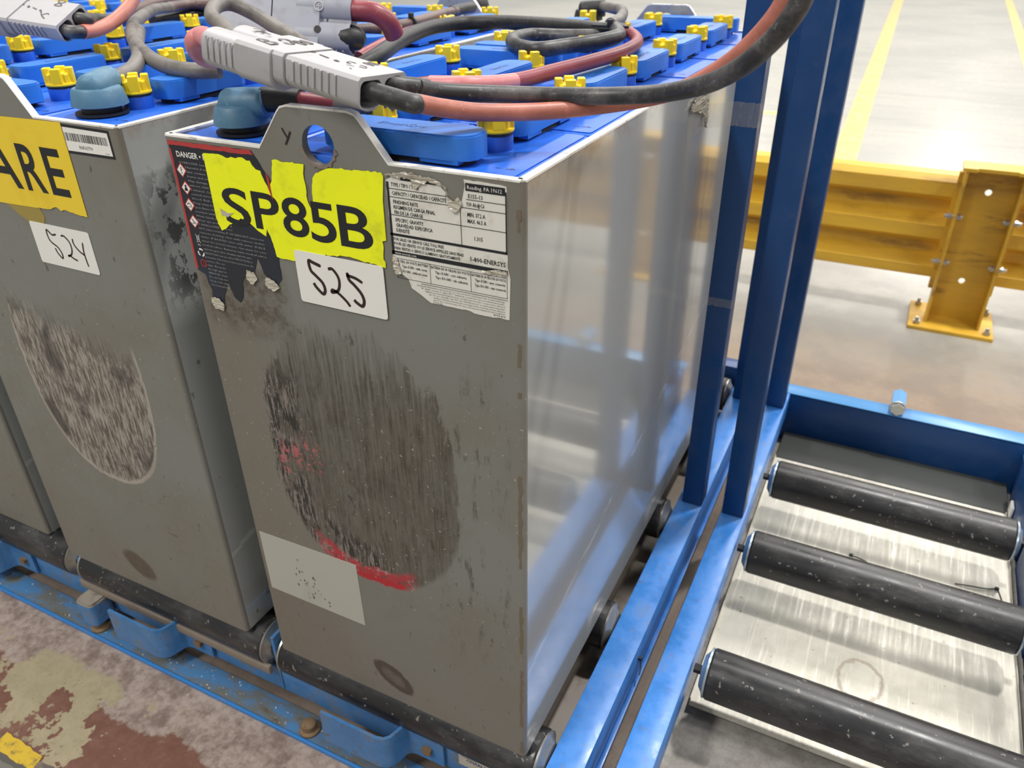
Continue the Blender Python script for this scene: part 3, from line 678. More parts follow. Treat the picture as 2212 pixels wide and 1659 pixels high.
def bar(m, x0, z0, x1, z1, y=y):
    prism(m, [(x0, z0), (x1, z0), (x1, z1), (x0, z1)], [], XZ, y-0.0001, y)
bar(m, -0.1405, 0.7125, -0.0160, 0.7150); bar(m, -0.1405, 0.6935, -0.0160, 0.6975); bar(m, -0.1400, 0.6935, -0.1375, 0.7640); bar(m, -0.0175, 0.7135, -0.0160, 0.7690)
bar(m, -0.1240, 0.7665, -0.0860, 0.7700); bar(m, -0.0565, 0.7655, -0.0175, 0.7725)
for z0 in (0.7578, 0.7500, 0.7330): bar(m, -0.1375, z0-0.0003, -0.0740 if z0 > 0.753 else -0.0165, z0+0.0003)
bar(m, -0.0560, 0.7575, -0.0175, 0.7581)
bar(m, -0.0628, 0.7150, -0.0622, 0.7500)
for z0 in (0.6900, 0.6700): bar(m, -0.1370, z0-0.0002, -0.0165, z0+0.0002)
for xx in (-0.1368, -0.0985, -0.0545, -0.0168): bar(m, xx-0.0002, 0.6700, xx+0.0002, 0.6900)
bar(m, -0.110, 0.6678, -0.016, 0.6682)
obj('printed_rules', m, 'ink', spec, (0, 0, 0), smooth=0)
m = bm_new()
for s, x0, z0, h, w in (('TYPE / TIPO / TYPE', -0.1350, 0.7600, 0.0037, 0.030), ('CAPACITY / CAPACIDAD / CAPACIT\u00c9', -0.1345, 0.7520, 0.0037, 0.058), ('FINISHING RATE', -0.1340, 0.7440, 0.0036, 0.027),
    ('REGIMEN DE CARGA FINAL', -0.1340, 0.7390, 0.0036, 0.045), ('FIN DE LA CHARGE', -0.1335, 0.7340, 0.0036, 0.031), ('SPECIFIC GRAVITY', -0.1335, 0.7268, 0.0036, 0.031), ('GRAVEDAD ESPECIFICA', -0.1330, 0.7218, 0.0036, 0.040), ('DENSIT\u00c9', -0.1330, 0.7168, 0.0036, 0.0145),
    ('FOR SALES OR SERVICE CALL TOLL FREE', -0.1370, 0.7080, 0.0030, 0.055), ('POUR LES VENTES OU LE SERVICE APPELLEZ SANS FRAIS', -0.1370, 0.7035, 0.0030, 0.076), ('PARA VENTAS O SERVICO LLAMENOS GRATUITAMENTE', -0.1370, 0.6990, 0.0030, 0.072),
    ('1-800-ENERSYS', -0.0540, 0.7005, 0.0046, 0.036), ('E155-13', -0.0540, 0.7592, 0.0038, 0.0145), ('930 Ah@C6', -0.0560, 0.7518, 0.0038, 0.0180), ('MIN. 37.2 A', -0.0555, 0.7425, 0.0038, 0.0180), ('MAX. 46.5 A', -0.0555, 0.7365, 0.0038, 0.0190), ('1.315', -0.0490, 0.7210, 0.0038, 0.0085),
    ('18 CELL (36 VOLT) BATTERY', -0.1355, 0.6862, 0.0026, 0.0355), ('Type E-583 - with cover', -0.1300, 0.6815, 0.0026, 0.028), ('EO-583 - without cover', -0.1300, 0.6765, 0.0026, 0.028),
    ('BATERIA DE 18 CELDAS (36 VOLTS)', -0.0975, 0.6862, 0.0026, 0.042), ('Tipo E-583 - con cubierta', -0.0930, 0.6815, 0.0026, 0.034), ('Tipo EO-583 - sin cubierta', -0.0930, 0.6765, 0.0026, 0.035),
    ('BATTERIE DE 18 CELLULES (36 VOLTS)', -0.0535, 0.6862, 0.0025, 0.0355), ('Type E-583 - avec couvercle', -0.0500, 0.6815, 0.0026, 0.0315), ('Type EO-583 - sans couvercle', -0.0505, 0.6765, 0.0026, 0.0325)):
    text(m, s, x0, z0, h, w, -0.00098, bold=0.015, res=1)
fine = ['Classified by Underwriters Laboratories Inc. as to fire and electric shock hazard only. Storage battery type', '"E" (with cover) or type "EO" (without cover) for use in industrial trucks.', 'Clasificado por Underwriters Laboratories Inc. solo para riesgo de incendio o choque electrico. Bateria de',
        'tipo "E" (con cubierta) o tipo "EO" (sin cubierta) para uso en montacargas industriales.', 'Classifie par Underwriters Laboratories Inc. pour danger de feu et de decharge electrique. Entreposer', 'type "E" (avec couvercle) ou type "EO" (sans couvercle) pour l utilisation de chariots industriels.', '199G                                        B9584']
for i, s in enumerate(fine):
    text(m, s, -0.115+0.0045*min(i, 4), 0.6652-i*0.0025, 0.0014, 0.096-0.0045*min(i, 4), -0.00098, res=1)
obj('lettering', m, 'ink', spec, (0, 0, 0), smooth=0)
m = bm_new(); text(m, 'www.enersys.com', -0.1370, 0.6944, 0.0024, 0.024, -0.0011, res=1); text(m, 'Reading, PA 19612', -0.0545, 0.7673, 0.0034, 0.034, -0.0011, res=1); text(m, '67067', -0.0270, 0.6945, 0.0024, 0.008, -0.0011, res=1)
obj('white_lettering', m, 'white', spec, (0, 0, 0), smooth=0)
def crumple(par, outline, y, seed, mat='crumple'):
    rnd = random.Random(seed); m = bm_new(); prism(m, jag(outline, 0.001, 0.003, seed), [], XZ, y, y+0.0004)
    bmesh.ops.triangulate(m, faces=m.faces); bmesh.ops.subdivide_edges(m, edges=m.edges, cuts=1)
    for v in m.verts: v.co.y -= rnd.uniform(0, 0.0016)
    return obj('torn_film', m, mat, par, (0, 0, 0), smooth=0)
crumple(spec, [(-0.1415, 0.7705), (-0.118, 0.7755), (-0.090, 0.7725), (-0.076, 0.7665), (-0.0735, 0.7590), (-0.078, 0.7670), (-0.094, 0.7700), (-0.104, 0.7640), (-0.108, 0.7600), (-0.112, 0.7690), (-0.132, 0.7690)], -0.0013, 3)
crumple(spec, [(-0.0770, 0.7600), (-0.0690, 0.7545), (-0.0640, 0.7590), (-0.0600, 0.7530), (-0.0630, 0.7480), (-0.0670, 0.7440), (-0.0700, 0.7440), (-0.0740, 0.7490)], -0.0012, 4)
crumple(spec, [(-0.1400, 0.6925), (-0.1350, 0.6900), (-0.1310, 0.6760), (-0.1330, 0.6735), (-0.1390, 0.6750)], -0.0012, 6)
crumple(spec, [(-0.0165, 0.6975), (-0.0420, 0.6940), (-0.0400, 0.6915), (-0.0160, 0.6920)], -0.0012, 8)
crumple(dan, [(-0.336, 0.643), (-0.326, 0.642), (-0.322, 0.634), (-0.330, 0.626), (-0.338, 0.632)], -0.0012, 10); crumple(dan, [(-0.309, 0.640), (-0.298, 0.637), (-0.292, 0.630), (-0.301, 0.624), (-0.311, 0.630)], -0.0012, 12)
crumple(dan, [(-0.4000, 0.598), (-0.388, 0.600), (-0.381, 0.592), (-0.384, 0.584), (-0.398, 0.586)], -0.0014, 14)
m = bm_new(); stroke(m, [(-0.2555, 0.8010), (-0.2510, 0.7935), (-0.2495, 0.7925)], 0.0018, -0.0005); stroke(m, [(-0.2455, 0.7985), (-0.2490, 0.7925), (-0.2535, 0.7855)], 0.0020, -0.0006)
tag(obj('marker_mark', m, 'marker', BA, (0, 0, 0), smooth=0), 'black marker letter Y')
sticker('blank_label', [(-0.4100, 0.1345), (-0.4100, 0.2410), (-0.2450, 0.2460), (-0.2440, 0.1345)], simple('faded grey-white label', (0.43, 0.425, 0.375), 0.4, dirt=(0.30, 0.28, 0.24), dscale=8, damt=0.5), BA, -0.0005, 0.0005, 'blank off-white label with small dark nicks')
m = bm_new(); rnd = random.Random(5)
for i in range(26):
    cx = rnd.gauss(-0.338, 0.014); cz = rnd.gauss(0.172, 0.014) - (cx+0.338)*0.5
    if not -0.40 < cx < -0.25 or not 0.139 < cz < 0.235: continue
    r = rnd.uniform(0.0010, 0.0030); prism(m, [(cx+r*0.7*math.cos(a)*rnd.uniform(0.5, 1), cz+r*1.3*math.sin(a)*rnd.uniform(0.5, 1)) for a in (0, 1, 2, 3, 4, 5)], [], XZ, -0.0008, -0.0005)
o = obj('nicks', m, simple('exposed grey paint', (0.11, 0.10, 0.085), 0.5), BA, (0, 0, 0), smooth=0); o['kind'] = 'stuff'
# paint chips on the face edge of the case corner
m = bm_new()
for z0, z1 in ((0.735, 0.755), (0.60, 0.625), (0.565, 0.572), (0.34, 0.47), (0.20, 0.28), (0.06, 0.17), (0.005, 0.03)):
    prism(m, jag([(-0.0072, z0), (-0.0040, z0), (-0.0034, z1), (-0.0070, z1)], 0.0010, 0.006, int(z0*900)), [], XZ, -0.0002, 0.001)
o = obj('paint_chips', m, simple('bare brown steel', (0.16, 0.125, 0.085), 0.55), BA, (0, 0, 0), smooth=0); o['kind'] = 'stuff'
# scraped ragged metal under the hook hole
m = bm_new(); rnd = random.Random(8); pts = []
for i in range(22):
    a = math.radians(185 + i*8); r = 0.0185; pts.append((-0.2145+r*math.cos(a), H+0.0095+r*math.sin(a)))
for i in reversed(range(22)):
    a = math.radians(185 + i*8); r = 0.0185 + rnd.uniform(0.0018, 0.0048); pts.append((-0.2145+r*math.cos(a), H+0.0095+r*math.sin(a)))
prism(m, pts, [], XZ, -0.0010, 0.001); obj('scraped_edge', m, simple('scraped brown metal', (0.26, 0.21, 0.17), 0.5, 0.2, dirt=(0.10, 0.07, 0.05), dscale=120, damt=0.9, bump=0.6), BA, (0, 0, 0))

# ------------------------------------------------------------------ stickers on the second battery (local frame: hall x + 0.49)
def sx(p): return [(x+0.49, z) for x, z in p]
yl = sticker('name_label', jag(sx([(-0.770, 0.7735), (-0.708, 0.7755), (-0.640, 0.7770), (-0.5800, 0.7780), (-0.5800, 0.6680), (-0.596, 0.6685), (-0.610, 0.6700), (-0.618, 0.6715), (-0.626, 0.6690), (-0.634, 0.6730), (-0.645, 0.6690), (-0.655, 0.6680), (-0.672, 0.6670), (-0.770, 0.6640)]), 0.0008, 0.004, 21, keep=(0, 1, 2, 3, 12)), 'ylab', BB, -0.0010, 0.0005, 'golden yellow label printed ARE')
m = bm_new()
for ch, xa, xb in (('A', -0.7440, -0.6850), ('R', -0.6765, -0.6390), ('E', -0.6310, -0.5985)):
    text(m, ch, xa+0.49, 0.6890, 0.0585, xb-xa, -0.00125, bold=0.015, res=5)
obj('lettering', m, 'ink', yl, (0, 0, 0), smooth=0)
sticker('tape_patch', jag(sx([(-0.735, 0.6660), (-0.668, 0.6680), (-0.664, 0.655), (-0.672, 0.6400), (-0.690, 0.6400), (-0.712, 0.652)]), 0.0005, 0.006, 2), simple('ochre tape residue', (0.34, 0.25, 0.06), 0.4), BB, -0.0006, 0.0005)
n2 = sticker('number_label', [(x+0.49, z) for x, z in rrect(-0.6985, -0.5885, 0.5915, 0.6470, 0.003, 3)], 'white', BB, -0.0008, 0.0004, 'white sticker with 524 in marker')
m = bm_new(); y = -0.00095
for st in ([(-0.6520, 0.6355), (-0.6600, 0.6340), (-0.6680, 0.6395), (-0.6690, 0.6290), (-0.6650, 0.6230), (-0.6560, 0.6180), (-0.6515, 0.6100), (-0.6530, 0.6035), (-0.6590, 0.6090), (-0.6620, 0.6160)],
           [(-0.6430, 0.6350), (-0.6370, 0.6355), (-0.6300, 0.6290), (-0.6290, 0.6200), (-0.6330, 0.6120), (-0.6400, 0.6085), (-0.6370, 0.6100), (-0.6310, 0.6070), (-0.6240, 0.6050)],
           [(-0.6220, 0.6345), (-0.6220, 0.6270), (-0.6150, 0.6190), (-0.6070, 0.6150)], [(-0.6045, 0.6320), (-0.6070, 0.6200), (-0.6070, 0.6100), (-0.6060, 0.6000)]):
    stroke(m, [(x+0.49, z) for x, z in st], 0.0024, y)
obj('handwritten_number', m, 'marker', n2, (0, 0, 0), smooth=0)
bc = sticker('barcode_label', sx([(-0.5800, 0.7440), (-0.5030, 0.7445), (-0.5035, 0.7755), (-0.5800, 0.7765)]), 'ink', BB, -0.0005, 0.0005, 'white barcode label with black border')
m = bm_new(); prism(m, sx([(-0.5790, 0.7470), (-0.5055, 0.7475), (-0.5060, 0.7725), (-0.5790, 0.7735)]), [], XZ, -0.0007, -0.0005); obj('label_paper', m, 'white', bc, (0, 0, 0), smooth=0)
m = bm_new(); rnd = random.Random(3); x = -0.0880
while x < -0.0195:
    w = rnd.choice((0.0006, 0.0006, 0.0011, 0.0016)); prism(m, [(x, 0.7585), (x+w, 0.7585), (x+w, 0.7675), (x, 0.7675)], [], XZ, -0.0008, -0.0007); x += w + rnd.choice((0.0006, 0.0008, 0.0013))
text(m, 'RNF067799', -0.068, 0.7505, 0.0040, 0.022, -0.0008, res=1); text(m, '071300', -0.0270, 0.7485, 0.0015, 0.007, -0.0008, res=1)
obj('barcode', m, 'ink', bc, (0, 0, 0), smooth=0)

# ================================================================== CABLES, BOOTS, CONNECTORS
def cable(name, pts, r, mat, par, n=8, seg=16):
    m = bm_new(); tube(m, catmull(pts, n), r, seg); return obj(name, m, mat, par)
def ZP(lst): return [PZ(u, v, h) for u, v, h in lst]

def boot(par, base, yaw, mat, rb=0.028, tilt=0.0, name='terminal_boot', sc=1.0):
    """rubber boot: flared oval foot with a barrel lying on top, pointing along yaw"""
    B = Vector(base); R = Matrix.Translation(B) @ Matrix.Rotation(yaw, 4, 'Z') @ Matrix.Scale(sc, 4)
    m = bm_new()
    def ring(a, b_, z, n=28, off=0.0): return [m.verts.new(R @ Vector((off + a*math.cos(2*math.pi*k/n), b_*math.sin(2*math.pi*k/n), z))) for k in range(n)]
    prof = [(0.028, 0.029, 0.008), (0.0305, 0.0325, 0.009), (0.0300, 0.0320, 0.013), (0.0270, 0.0290, 0.026), (0.0250, 0.0265, 0.0285), (0.012, 0.010, 0.030)]
    rs = [ring(*p) for p in prof]
    for a, b_ in zip(rs, rs[1:]):
        for k in range(28): m.faces.new((a[k], a[(k+1) % 28], b_[(k+1) % 28], b_[k]))
    m.faces.new(rs[0]); m.faces.new(rs[-1])
    pa = [R @ Vector((x_, 0, 0.027+z_)) for x_, z_ in ((-0.021, 0), (-0.020, 0), (-0.017, 0), (-0.012, 0), (0.006, .001), (0.026, .003), (0.034, .004), (0.036, .004))]
    rad = (0.006, 0.011, 0.0155, 0.0175, 0.0180, 0.0165, 0.0160, 0.013)
    tube(m, pa, lambda t: rad[int(round(t*7))]*sc, 28)
    o = obj(name, m, mat, par)
    m = bm_new(); cyl(m, R @ Vector((0, 0, 0.004)), (0, 0, 1), 0.022*sc, 0.014*sc, 24); cyl(m, R @ Vector((0, 0, 0.0)), (0, 0, 1), 0.030*sc, 0.003*sc, 24); obj('terminal_seal', m, 'blk', par)
    return R

# --- connector housings ---------------------------------------------------
def housing_outline(w, t, top_lobes=False):
    """cross-section in (y, z); the flat top is z = 0, two rounded barrels below"""
    o = [(-w/2, -0.003), (-w/2+0.003, 0), (w/2-0.003, 0), (w/2, -0.003)]
    if top_lobes:
        o = []
        for k in range(15):
            a = math.radians(165 - k*150/14); o.append((-w/4 + w*0.235*math.cos(a), -0.008 + 0.0095*math.sin(a)))
        for k in range(15):
            a = math.radians(165 - k*150/14); o.append((w/4 + w*0.235*math.cos(a), -0.008 + 0.0095*math.sin(a)))
        o = [(-w/2, -0.010)] + o + [(w/2, -0.010)]
    r = w/4
    o.append((w/2, -t+0.010))
    for s in (1, -1):
        for k in range(1, 10):
            a = math.radians(0 - k*180/10); o.append((s*w/4 + r*math.cos(a)*0.97, -t+0.010 + 0.010*math.sin(a)))
    o.append((-w/2, -t+0.010))
    return list(reversed(o))
def connector(par, org, ax, ay, halves, mat, w=0.060, t=0.029):
    """halves: list of (x0, x1, open_end(+1/-1), name, top_lobes). ax: length direction, ay: width direction."""
    ax = Vector(ax).normalized(); az = ax.cross(Vector(ay)).normalized(); ay = az.cross(ax); O = Vector(org)
    MT = Matrix(((ax.x, ay.x, az.x, O.x), (ax.y, ay.y, az.y, O.y), (ax.z, ay.z, az.z, O.z), (0, 0, 0, 1)))
    F = lambda p, x: MT @ Vector((x, p[0], p[1]))
    TOP = lambda p, z: MT @ Vector((p[0], p[1], z))
    w0, t0 = w, t
    for x0, x1, end, name, lob, pr in halves:
        w, t = (w0*1.09, t0*1.17) if lob else (w0, t0)
        m = bm_new(); out = housing_outline(w, t, lob)
        hl = [list(reversed(rrect(-w/2+0.0025, -0.0018, -t+0.003, -0.0035, 0.006, 4))), list(reversed(rrect(0.0018, w/2-0.0025, -t+0.003, -0.0035, 0.007, 4)))]
        e = x1 if end > 0 else x0; inner = e - end*0.030; base = x0 if end > 0 else x1
        prism(m, out, hl, F, inner, e); prism(m, out, [], F, base + end*0.016, inner)
        prism(m, housing_outline(w+0.003, t+0.002, False), [], lambda p, x: MT @ Vector((x, p[0], p[1]+0.001)), base, base+end*(0.046 if lob else 0.014))
        body = obj(name, m, mat, pr)
        n = 7
        for k in range(n):
            m = bm_new()
            xx = base + end*((0.052 if lob else 0.026) + k*0.0085)
            if abs(xx-base) > abs(e-base)-0.002: m.free(); break
            for s in (-1, 1):
                box(m, xx-0.0009, xx+0.0009, min(s*w/2, s*(w/2+0.0018)), max(s*w/2, s*(w/2+0.0018)), -t+0.009, -0.003, 0.0004, 1, MT)
                rb = obj('grip_rib', m, mat, body); rb.location = (0, 0, 0); m = bm_new()
            m.free()
        m = bm_new(); box(m, min(inner, inner-end*0.001), max(inner, inner+end*0.0006), -w/2+0.003, w/2-0.003, -t+0.005, -0.005, 0, 1, MT)
        dk = obj('cable_well', m, 'dark', body); dk.location = (0, 0, 0)
    return MT

# charger lead (long black and faded red cables) -------------------------------
RN, RF = Vector((-0.128, -0.040, 0.856)), Vector((-0.139, 0.041, 0.856)); LN, LF = Vector((-0.315, -0.011, 0.8826)), Vector((-0.340, 0.067, 0.8826))
RM, LM = (RN+RF)/2, (LN+LF)/2; MID = (RM+LM)/2; AX = (RM-LM); AY = ((RF-RN)+(LF-LN))
lead = thing('charger_lead', 'charger lead of black and faded red cables hanging in front of the blue posts', 'cable', tuple(MID - Vector((0, 0, 0.04))))
pack = thing('battery_lead', 'lead with grey plug half marked 85B lying on the right battery', 'cable', tuple(LM - Vector((0, 0, 0.04))))
hl = AX.length/2
MT = connector(None, MID, AX, AY, [(-0.004, hl, 1, 'plug_housing', False, lead), (-hl, -0.004, -1, 'plug_housing', True, pack)], 'conn')
TOP = lambda p, z: MT @ Vector((p[0], p[1], z))
# marker writing on the plug (upside down for the viewer, as in the photo)
def digits(m, spec_, w, z=0.0004, T=TOP):
    for st in spec_: stroke(m, [(p[0], p[1]*0.77) for p in st], w, z, T)
m = bm_new()
def fig8(cx, cy, s): return [(cx+s*math.sin(2*a)*0.9, cy+s*0.9*math.sin(a)) for a in [2*math.pi*k/16 for k in range(17)]]
digits(m, [fig8(-0.018, 0.024, 0.0085)], 0.0028, 0.0018)
digits(m, [[(-0.030, 0.004), (-0.036, 0.008), (-0.034, 0.015), (-0.026, 0.014), (-0.022, 0.010), (-0.018, 0.010), (-0.016, 0.002), (-0.024, 0.000)]], 0.0026, 0.0018)
digits(m, [[(-0.040, -0.022), (-0.020, -0.024)], [(-0.040, -0.022), (-0.042, -0.014), (-0.034, -0.012), (-0.031, -0.021)], [(-0.031, -0.014), (-0.026, -0.011), (-0.020, -0.014), (-0.020, -0.024)]], 0.0026, 0.0018)
digits(m, [[(-0.058, 0.010), (-0.048, 0.008)], [(-0.076, 0.012), (-0.068, 0.020), (-0.064, 0.013)]], 0.0042, 0.0030)
o = obj('marker_writing', m, 'faint', pack, smooth=0)
m = bm_new(); digits(m, [fig8(0.066, 0.026, 0.0065)], 0.0020)
digits(m, [[(0.060, 0.010), (0.053, 0.010), (0.054, 0.003), (0.060, 0.002)], [(0.066, 0.008), (0.072, 0.009), (0.076, 0.003), (0.070, 0.001)], [(0.060, -0.006), (0.067, -0.003)], [(0.070, -0.014), (0.074, -0.016)]], 0.0016)
obj('marker_writing', m, 'faint', lead, smooth=0)
m = bm_new(); digits(m, [[(0.010, 0.006), (0.0135, 0.002)]], 0.006, 0.0005); digits(m, [[(0.022, 0.001), (0.036, -0.002)]], 0.0026, 0.0005); digits(m, [[(0.043, -0.002), (0.049, -0.004)]], 0.0048, 0.0005)
obj('printed_dash_and_dots', m, 'dark', lead, smooth=0)
# cable cores leaving the right half
def MTv(x, y, z): return MT @ Vector((x, y, z))
w4 = 0.0145
bk = [MTv(hl-0.03, w4, -0.011), MTv(hl-0.004, w4, -0.0105), PD(912, 191, 0.695), PD(925, 194, 0.697)]
cable('heat_shrink_sleeve', bk, 0.0087, 'cblack', lead)
bk2 = [PD(905, 191, 0.69), PD(960, 199, 0.705), PD(1060, 203, 0.72), PD(1200, 207, 0.725), PD(1330, 207, 0.71), PD(1440, 200, 0.68), PD(1530, 180, 0.64), PD(1600, 145, 0.60), PD(1655, 100, 0.57), PD(1700, 50, 0.55), PD(1735, -10, 0.535), PD(1765, -120, 0.52), PD(1775, -260, 0.51), PD(1775, -260, 0.51)+Vector((0.03, 0.05, 0.35)), PD(1775, -260, 0.51)+Vector((0.02, 0.08, 0.75))]
cable('black_cable', bk2, 0.0079, 'cblack', lead)
sk = [MTv(hl-0.03, -w4, -0.0125), MTv(hl-0.004, -w4, -0.0125), PD(885, 222, 0.662), PD(904, 225, 0.665)]
cable('heat_shrink_sleeve', sk, 0.0084, 'cblack', lead)
sk2 = [PD(895, 222, 0.664), PD(960, 234, 0.68), PD(1050, 243, 0.70), PD(1180, 240, 0.72), PD(1300, 228, 0.735), PD(1400, 212, 0.735), PD(1480, 190, 0.715), PD(1545, 155, 0.69), PD(1600, 115, 0.665), PD(1650, 65, 0.645), PD(1690, 10, 0.63), PD(1730, -80, 0.61), PD(1760, -240, 0.59), PD(1760, -240, 0.59)+Vector((0.02, 0.03, 0.35)), PD(1760, -240, 0.59)+Vector((0.01, 0.04, 0.75))]
cable('faded_red_cable', sk2, 0.0079, 'csal', lead)
# battery half: grey core loops behind, pink stub bends down
cable('grey_cable', [MTv(-hl+0.03, w4, -0.0145), MTv(-hl-0.006, w4, -0.016), PD(483, 57, 0.84), PD(458, 36, 0.87), PD(466, 14, 0.90), PD(498, 8, 0.92), PD(545, 28, 0.92), PD(600, 62, 0.90), PD(660, 100, 0.88), PZ(720, 160, 0.018), PZ(740, 200, 0.018)], 0.0082, 'cgrey', pack)
cable('pink_cable', [MTv(-hl+0.03, -w4, -0.0145), MTv(-hl-0.004, -w4, -0.0145), PD(440, 78, 0.80), PD(420, 90, 0.81), PD(428, 114, 0.84), PD(452, 128, 0.90), PD(500, 126, 0.98)], 0.0098, 'cpink', pack)
# boot of the right battery behind its lug
R = boot(BA, (-0.352, 0.048, H+0.001), math.radians(14), 'boot', sc=0.95)
cable('heat_shrink_sleeve', [R @ Vector((0.030, 0, 0.034)), R @ Vector((0.05, 0, 0.034)), R @ Vector((0.075, -0.001, 0.033))], 0.0128, 'cblk2', BA)
cable('red_cable', [R @ Vector((0.070, -0.001, 0.033)), R @ Vector((0.095, -0.002, 0.031)), R @ Vector((0.115, -0.002, 0.030))], 0.0105, 'cmar', BA)
cable('grey_cable', [R @ Vector((0.112, -0.002, 0.030)), R @ Vector((0.140, 0.004, 0.030)), R @ Vector((0.17, 0.02, 0.033))], 0.0098, 'cgrey', BA)
# big loops on the right battery
cable('taped_black_cable', ZP([(770, 150, .02), (820, 118, .032), (870, 84, .036), (930, 60, .038), (1000, 50, .038), (1080, 48, .040), (1160, 52, .042), (1240, 58, .042), (1310, 66, .042), (1345, 66, .040)]), 0.0115, 'cblk2', BA, 7)
cable('black_cable', ZP([(1330, 62, .046), (1335, 78, .044), (1290, 90, .042), (1220, 100, .038), (1160, 107, .036), (1115, 98, .036), (1110, 84, .036), (1150, 76, .034), (1220, 78, .034), (1300, 78, .034)]), 0.0105, 'cblack', BA, 8)
cable('maroon_cable', ZP([(1322, 60, .040), (1362, 72, .040), (1376, 92, .038), (1340, 114, .038), (1270, 135, .038), (1190, 156, .038), (1130, 172, .038), (1070, 181, .040), (1000, 183, .042), (930, 183, .042), (870, 190, .036)]), 0.0088, 'cmar', BA, 8)
cable('pink_cable', ZP([(1110, 176, .040), (1060, 181.5, .043), (1000, 183, .045), (930, 182, .044)]), 0.0088, 'cpink', BA)
cable('maroon_cable', ZP([(775, 128, .024), (820, 103, .032), (870, 78, .036), (905, 66, .036)]), 0.0105, 'cmar', BA)
R = boot(BA, PZ(1270, 52, 0.001), math.radians(20), 'cblk2', sc=1.0)
cable('grey_cable', [R @ Vector((0.03, 0, 0.034)), PZ(1325, 18, .045), PZ(1344, 24, .045), PZ(1340, 40, .044), PZ(1318, 52, .042)], 0.0098, 'cgrey', BA)
m = bm_new(); 
p = PZ(1318, 54, .052); box(m, p.x-0.03, p.x+0.03, p.y-0.002, p.y+0.002, p.z-0.004, p.z+0.0, 0.0008, 1, None); box(m, p.x-0.004, p.x+0.004, p.y-0.004, p.y+0.004, p.z-0.002, p.z+0.008, 0.001)
obj('cable_tie', m, 'blk', BA)
# --- leads on the second battery -------------------------------------------
R = boot(BB, (-0.575, 0.053, H+0.001), math.radians(112), 'boot', sc=0.98)
cable('grey_cable', [R @ Vector((0.016, 0, 0.030)), R @ Vector((0.032, 0.0, 0.031)), PD(262, 165, 0.955), PD(288, 148, 0.985), PD(301, 122, 1.03), PD(296, 94, 1.10), PD(300, 66, 1.20)], 0.0098, 'cgrey', BB)
lead2 = thing('battery_lead', 'grey and brown cable lead with dark grey plug on top of the 524 battery', 'cable', tuple(PZ(620, 40, 0.03)))
cable('grey_cable', ZP([(475, 152, .034), (410, 152, .034), (352, 140, .036), (308, 112, .044), (288, 80, .050), (292, 48, .052), (330, 22, .052), (368, 16, .050)]), 0.0098, 'cgrey', lead2)
cable('brown_cable', ZP([(362, 16, .050), (410, 10, .046), (470, 12, .044), (520, 20, .040)]), 0.0102, 'cbrn', lead2)
cable('dark_cable', ZP([(330, 44, .028), (400, 34, .026), (470, 30, .026), (560, 36, .026)]), 0.0100, 'cblk2', lead2)
MT2 = connector(None, PD(612, 34, 0.98), Vector((0.93, 0.36, -0.06)), Vector((-0.12, 0.42, 0.9)), [(-0.0, 0.085, 1, 'plug_housing', True, lead2), (-0.085, 0.0, -1, 'plug_housing', False, lead2)], 'conn2', 0.066, 0.030)
m = bm_new(); T2 = lambda p, z: MT2 @ Vector((p[0], p[1], z))
prism(m, circ(0.045, 0.014, 0.006, 20), [list(reversed(circ(0.045, 0.014, 0.0050, 20)))], T2, 0.0005, 0.0022); stroke(m, [(0.0415, 0.014), (0.0485, 0.014)], 0.001, 0.0022, T2); stroke(m, [(0.045, 0.0105), (0.045, 0.0175)], 0.001, 0.0022, T2)
obj('plus_emblem', m, 'conn', lead2, smooth=0)
m = bm_new(); prism(m, circ(0.045, -0.014, 0.0045, 16), [], T2, 0.0015, 0.0022); obj('screw_hole', m, 'dark', lead2, smooth=0)
q = lambda x, y, z: MT2 @ Vector((x, y, z))
cable('red_cable', [q(0.06, 0.0160, -0.014), q(0.09, 0.0160, -0.012), q(0.112, 0.0150, -0.012), q(0.128, 0.008, -0.020), q(0.134, -0.002, -0.036)], 0.0125, 'cmar', lead2)
cable('black_sleeve', [q(0.06, -0.0165, -0.015), q(0.09, -0.0170, -0.014), PD(715, 60, 1.05), PD(740, 66, 1.10)], 0.0138, 'cblk2', lead2)
cable('brown_cable', ZP([(735, 66, .032), (790, 63, .032), (850, 58, .032), (905, 46, .034), (950, 32, .036), (985, 24, .036)]), 0.0095, 'cbrn', lead2)
cable('black_cable', ZP([(975, 26, .036), (1000, 19, .036), (1020, 16, .034)]), 0.0108, 'cblk2', lead2)
R = boot(BB, PZ(1032, 24, 0.001), math.radians(200), 'cblk2', sc=0.95)
m = bm_new(); c0 = PZ(889, 50, .034); lathe(m, [(0.0098, -0.002), (0.0112, -0.002), (0.0112, 0.002), (0.0098, 0.002)], c0, PZ(905, 46, .034)-PZ(870, 54, .033), 18); box(m, c0.x-0.004, c0.x+0.004, c0.y-0.004, c0.y+0.004, c0.z+0.008, c0.z+0.017, 0.001)
obj('cable_tie', m, 'blk', lead2)
# --- top left plug ------------------------------------------------------------
lead3 = thing('battery_lead', 'lead with pale grey plug with marker writing at the top left corner', 'cable', tuple(PZ(60, 60, 0.03)))
N3, F3, L3 = PD(125, 62, 1.10), PD(168, 3, 1.135), PD(-112, 24, 1.16); hl3 = (N3-L3).length/2
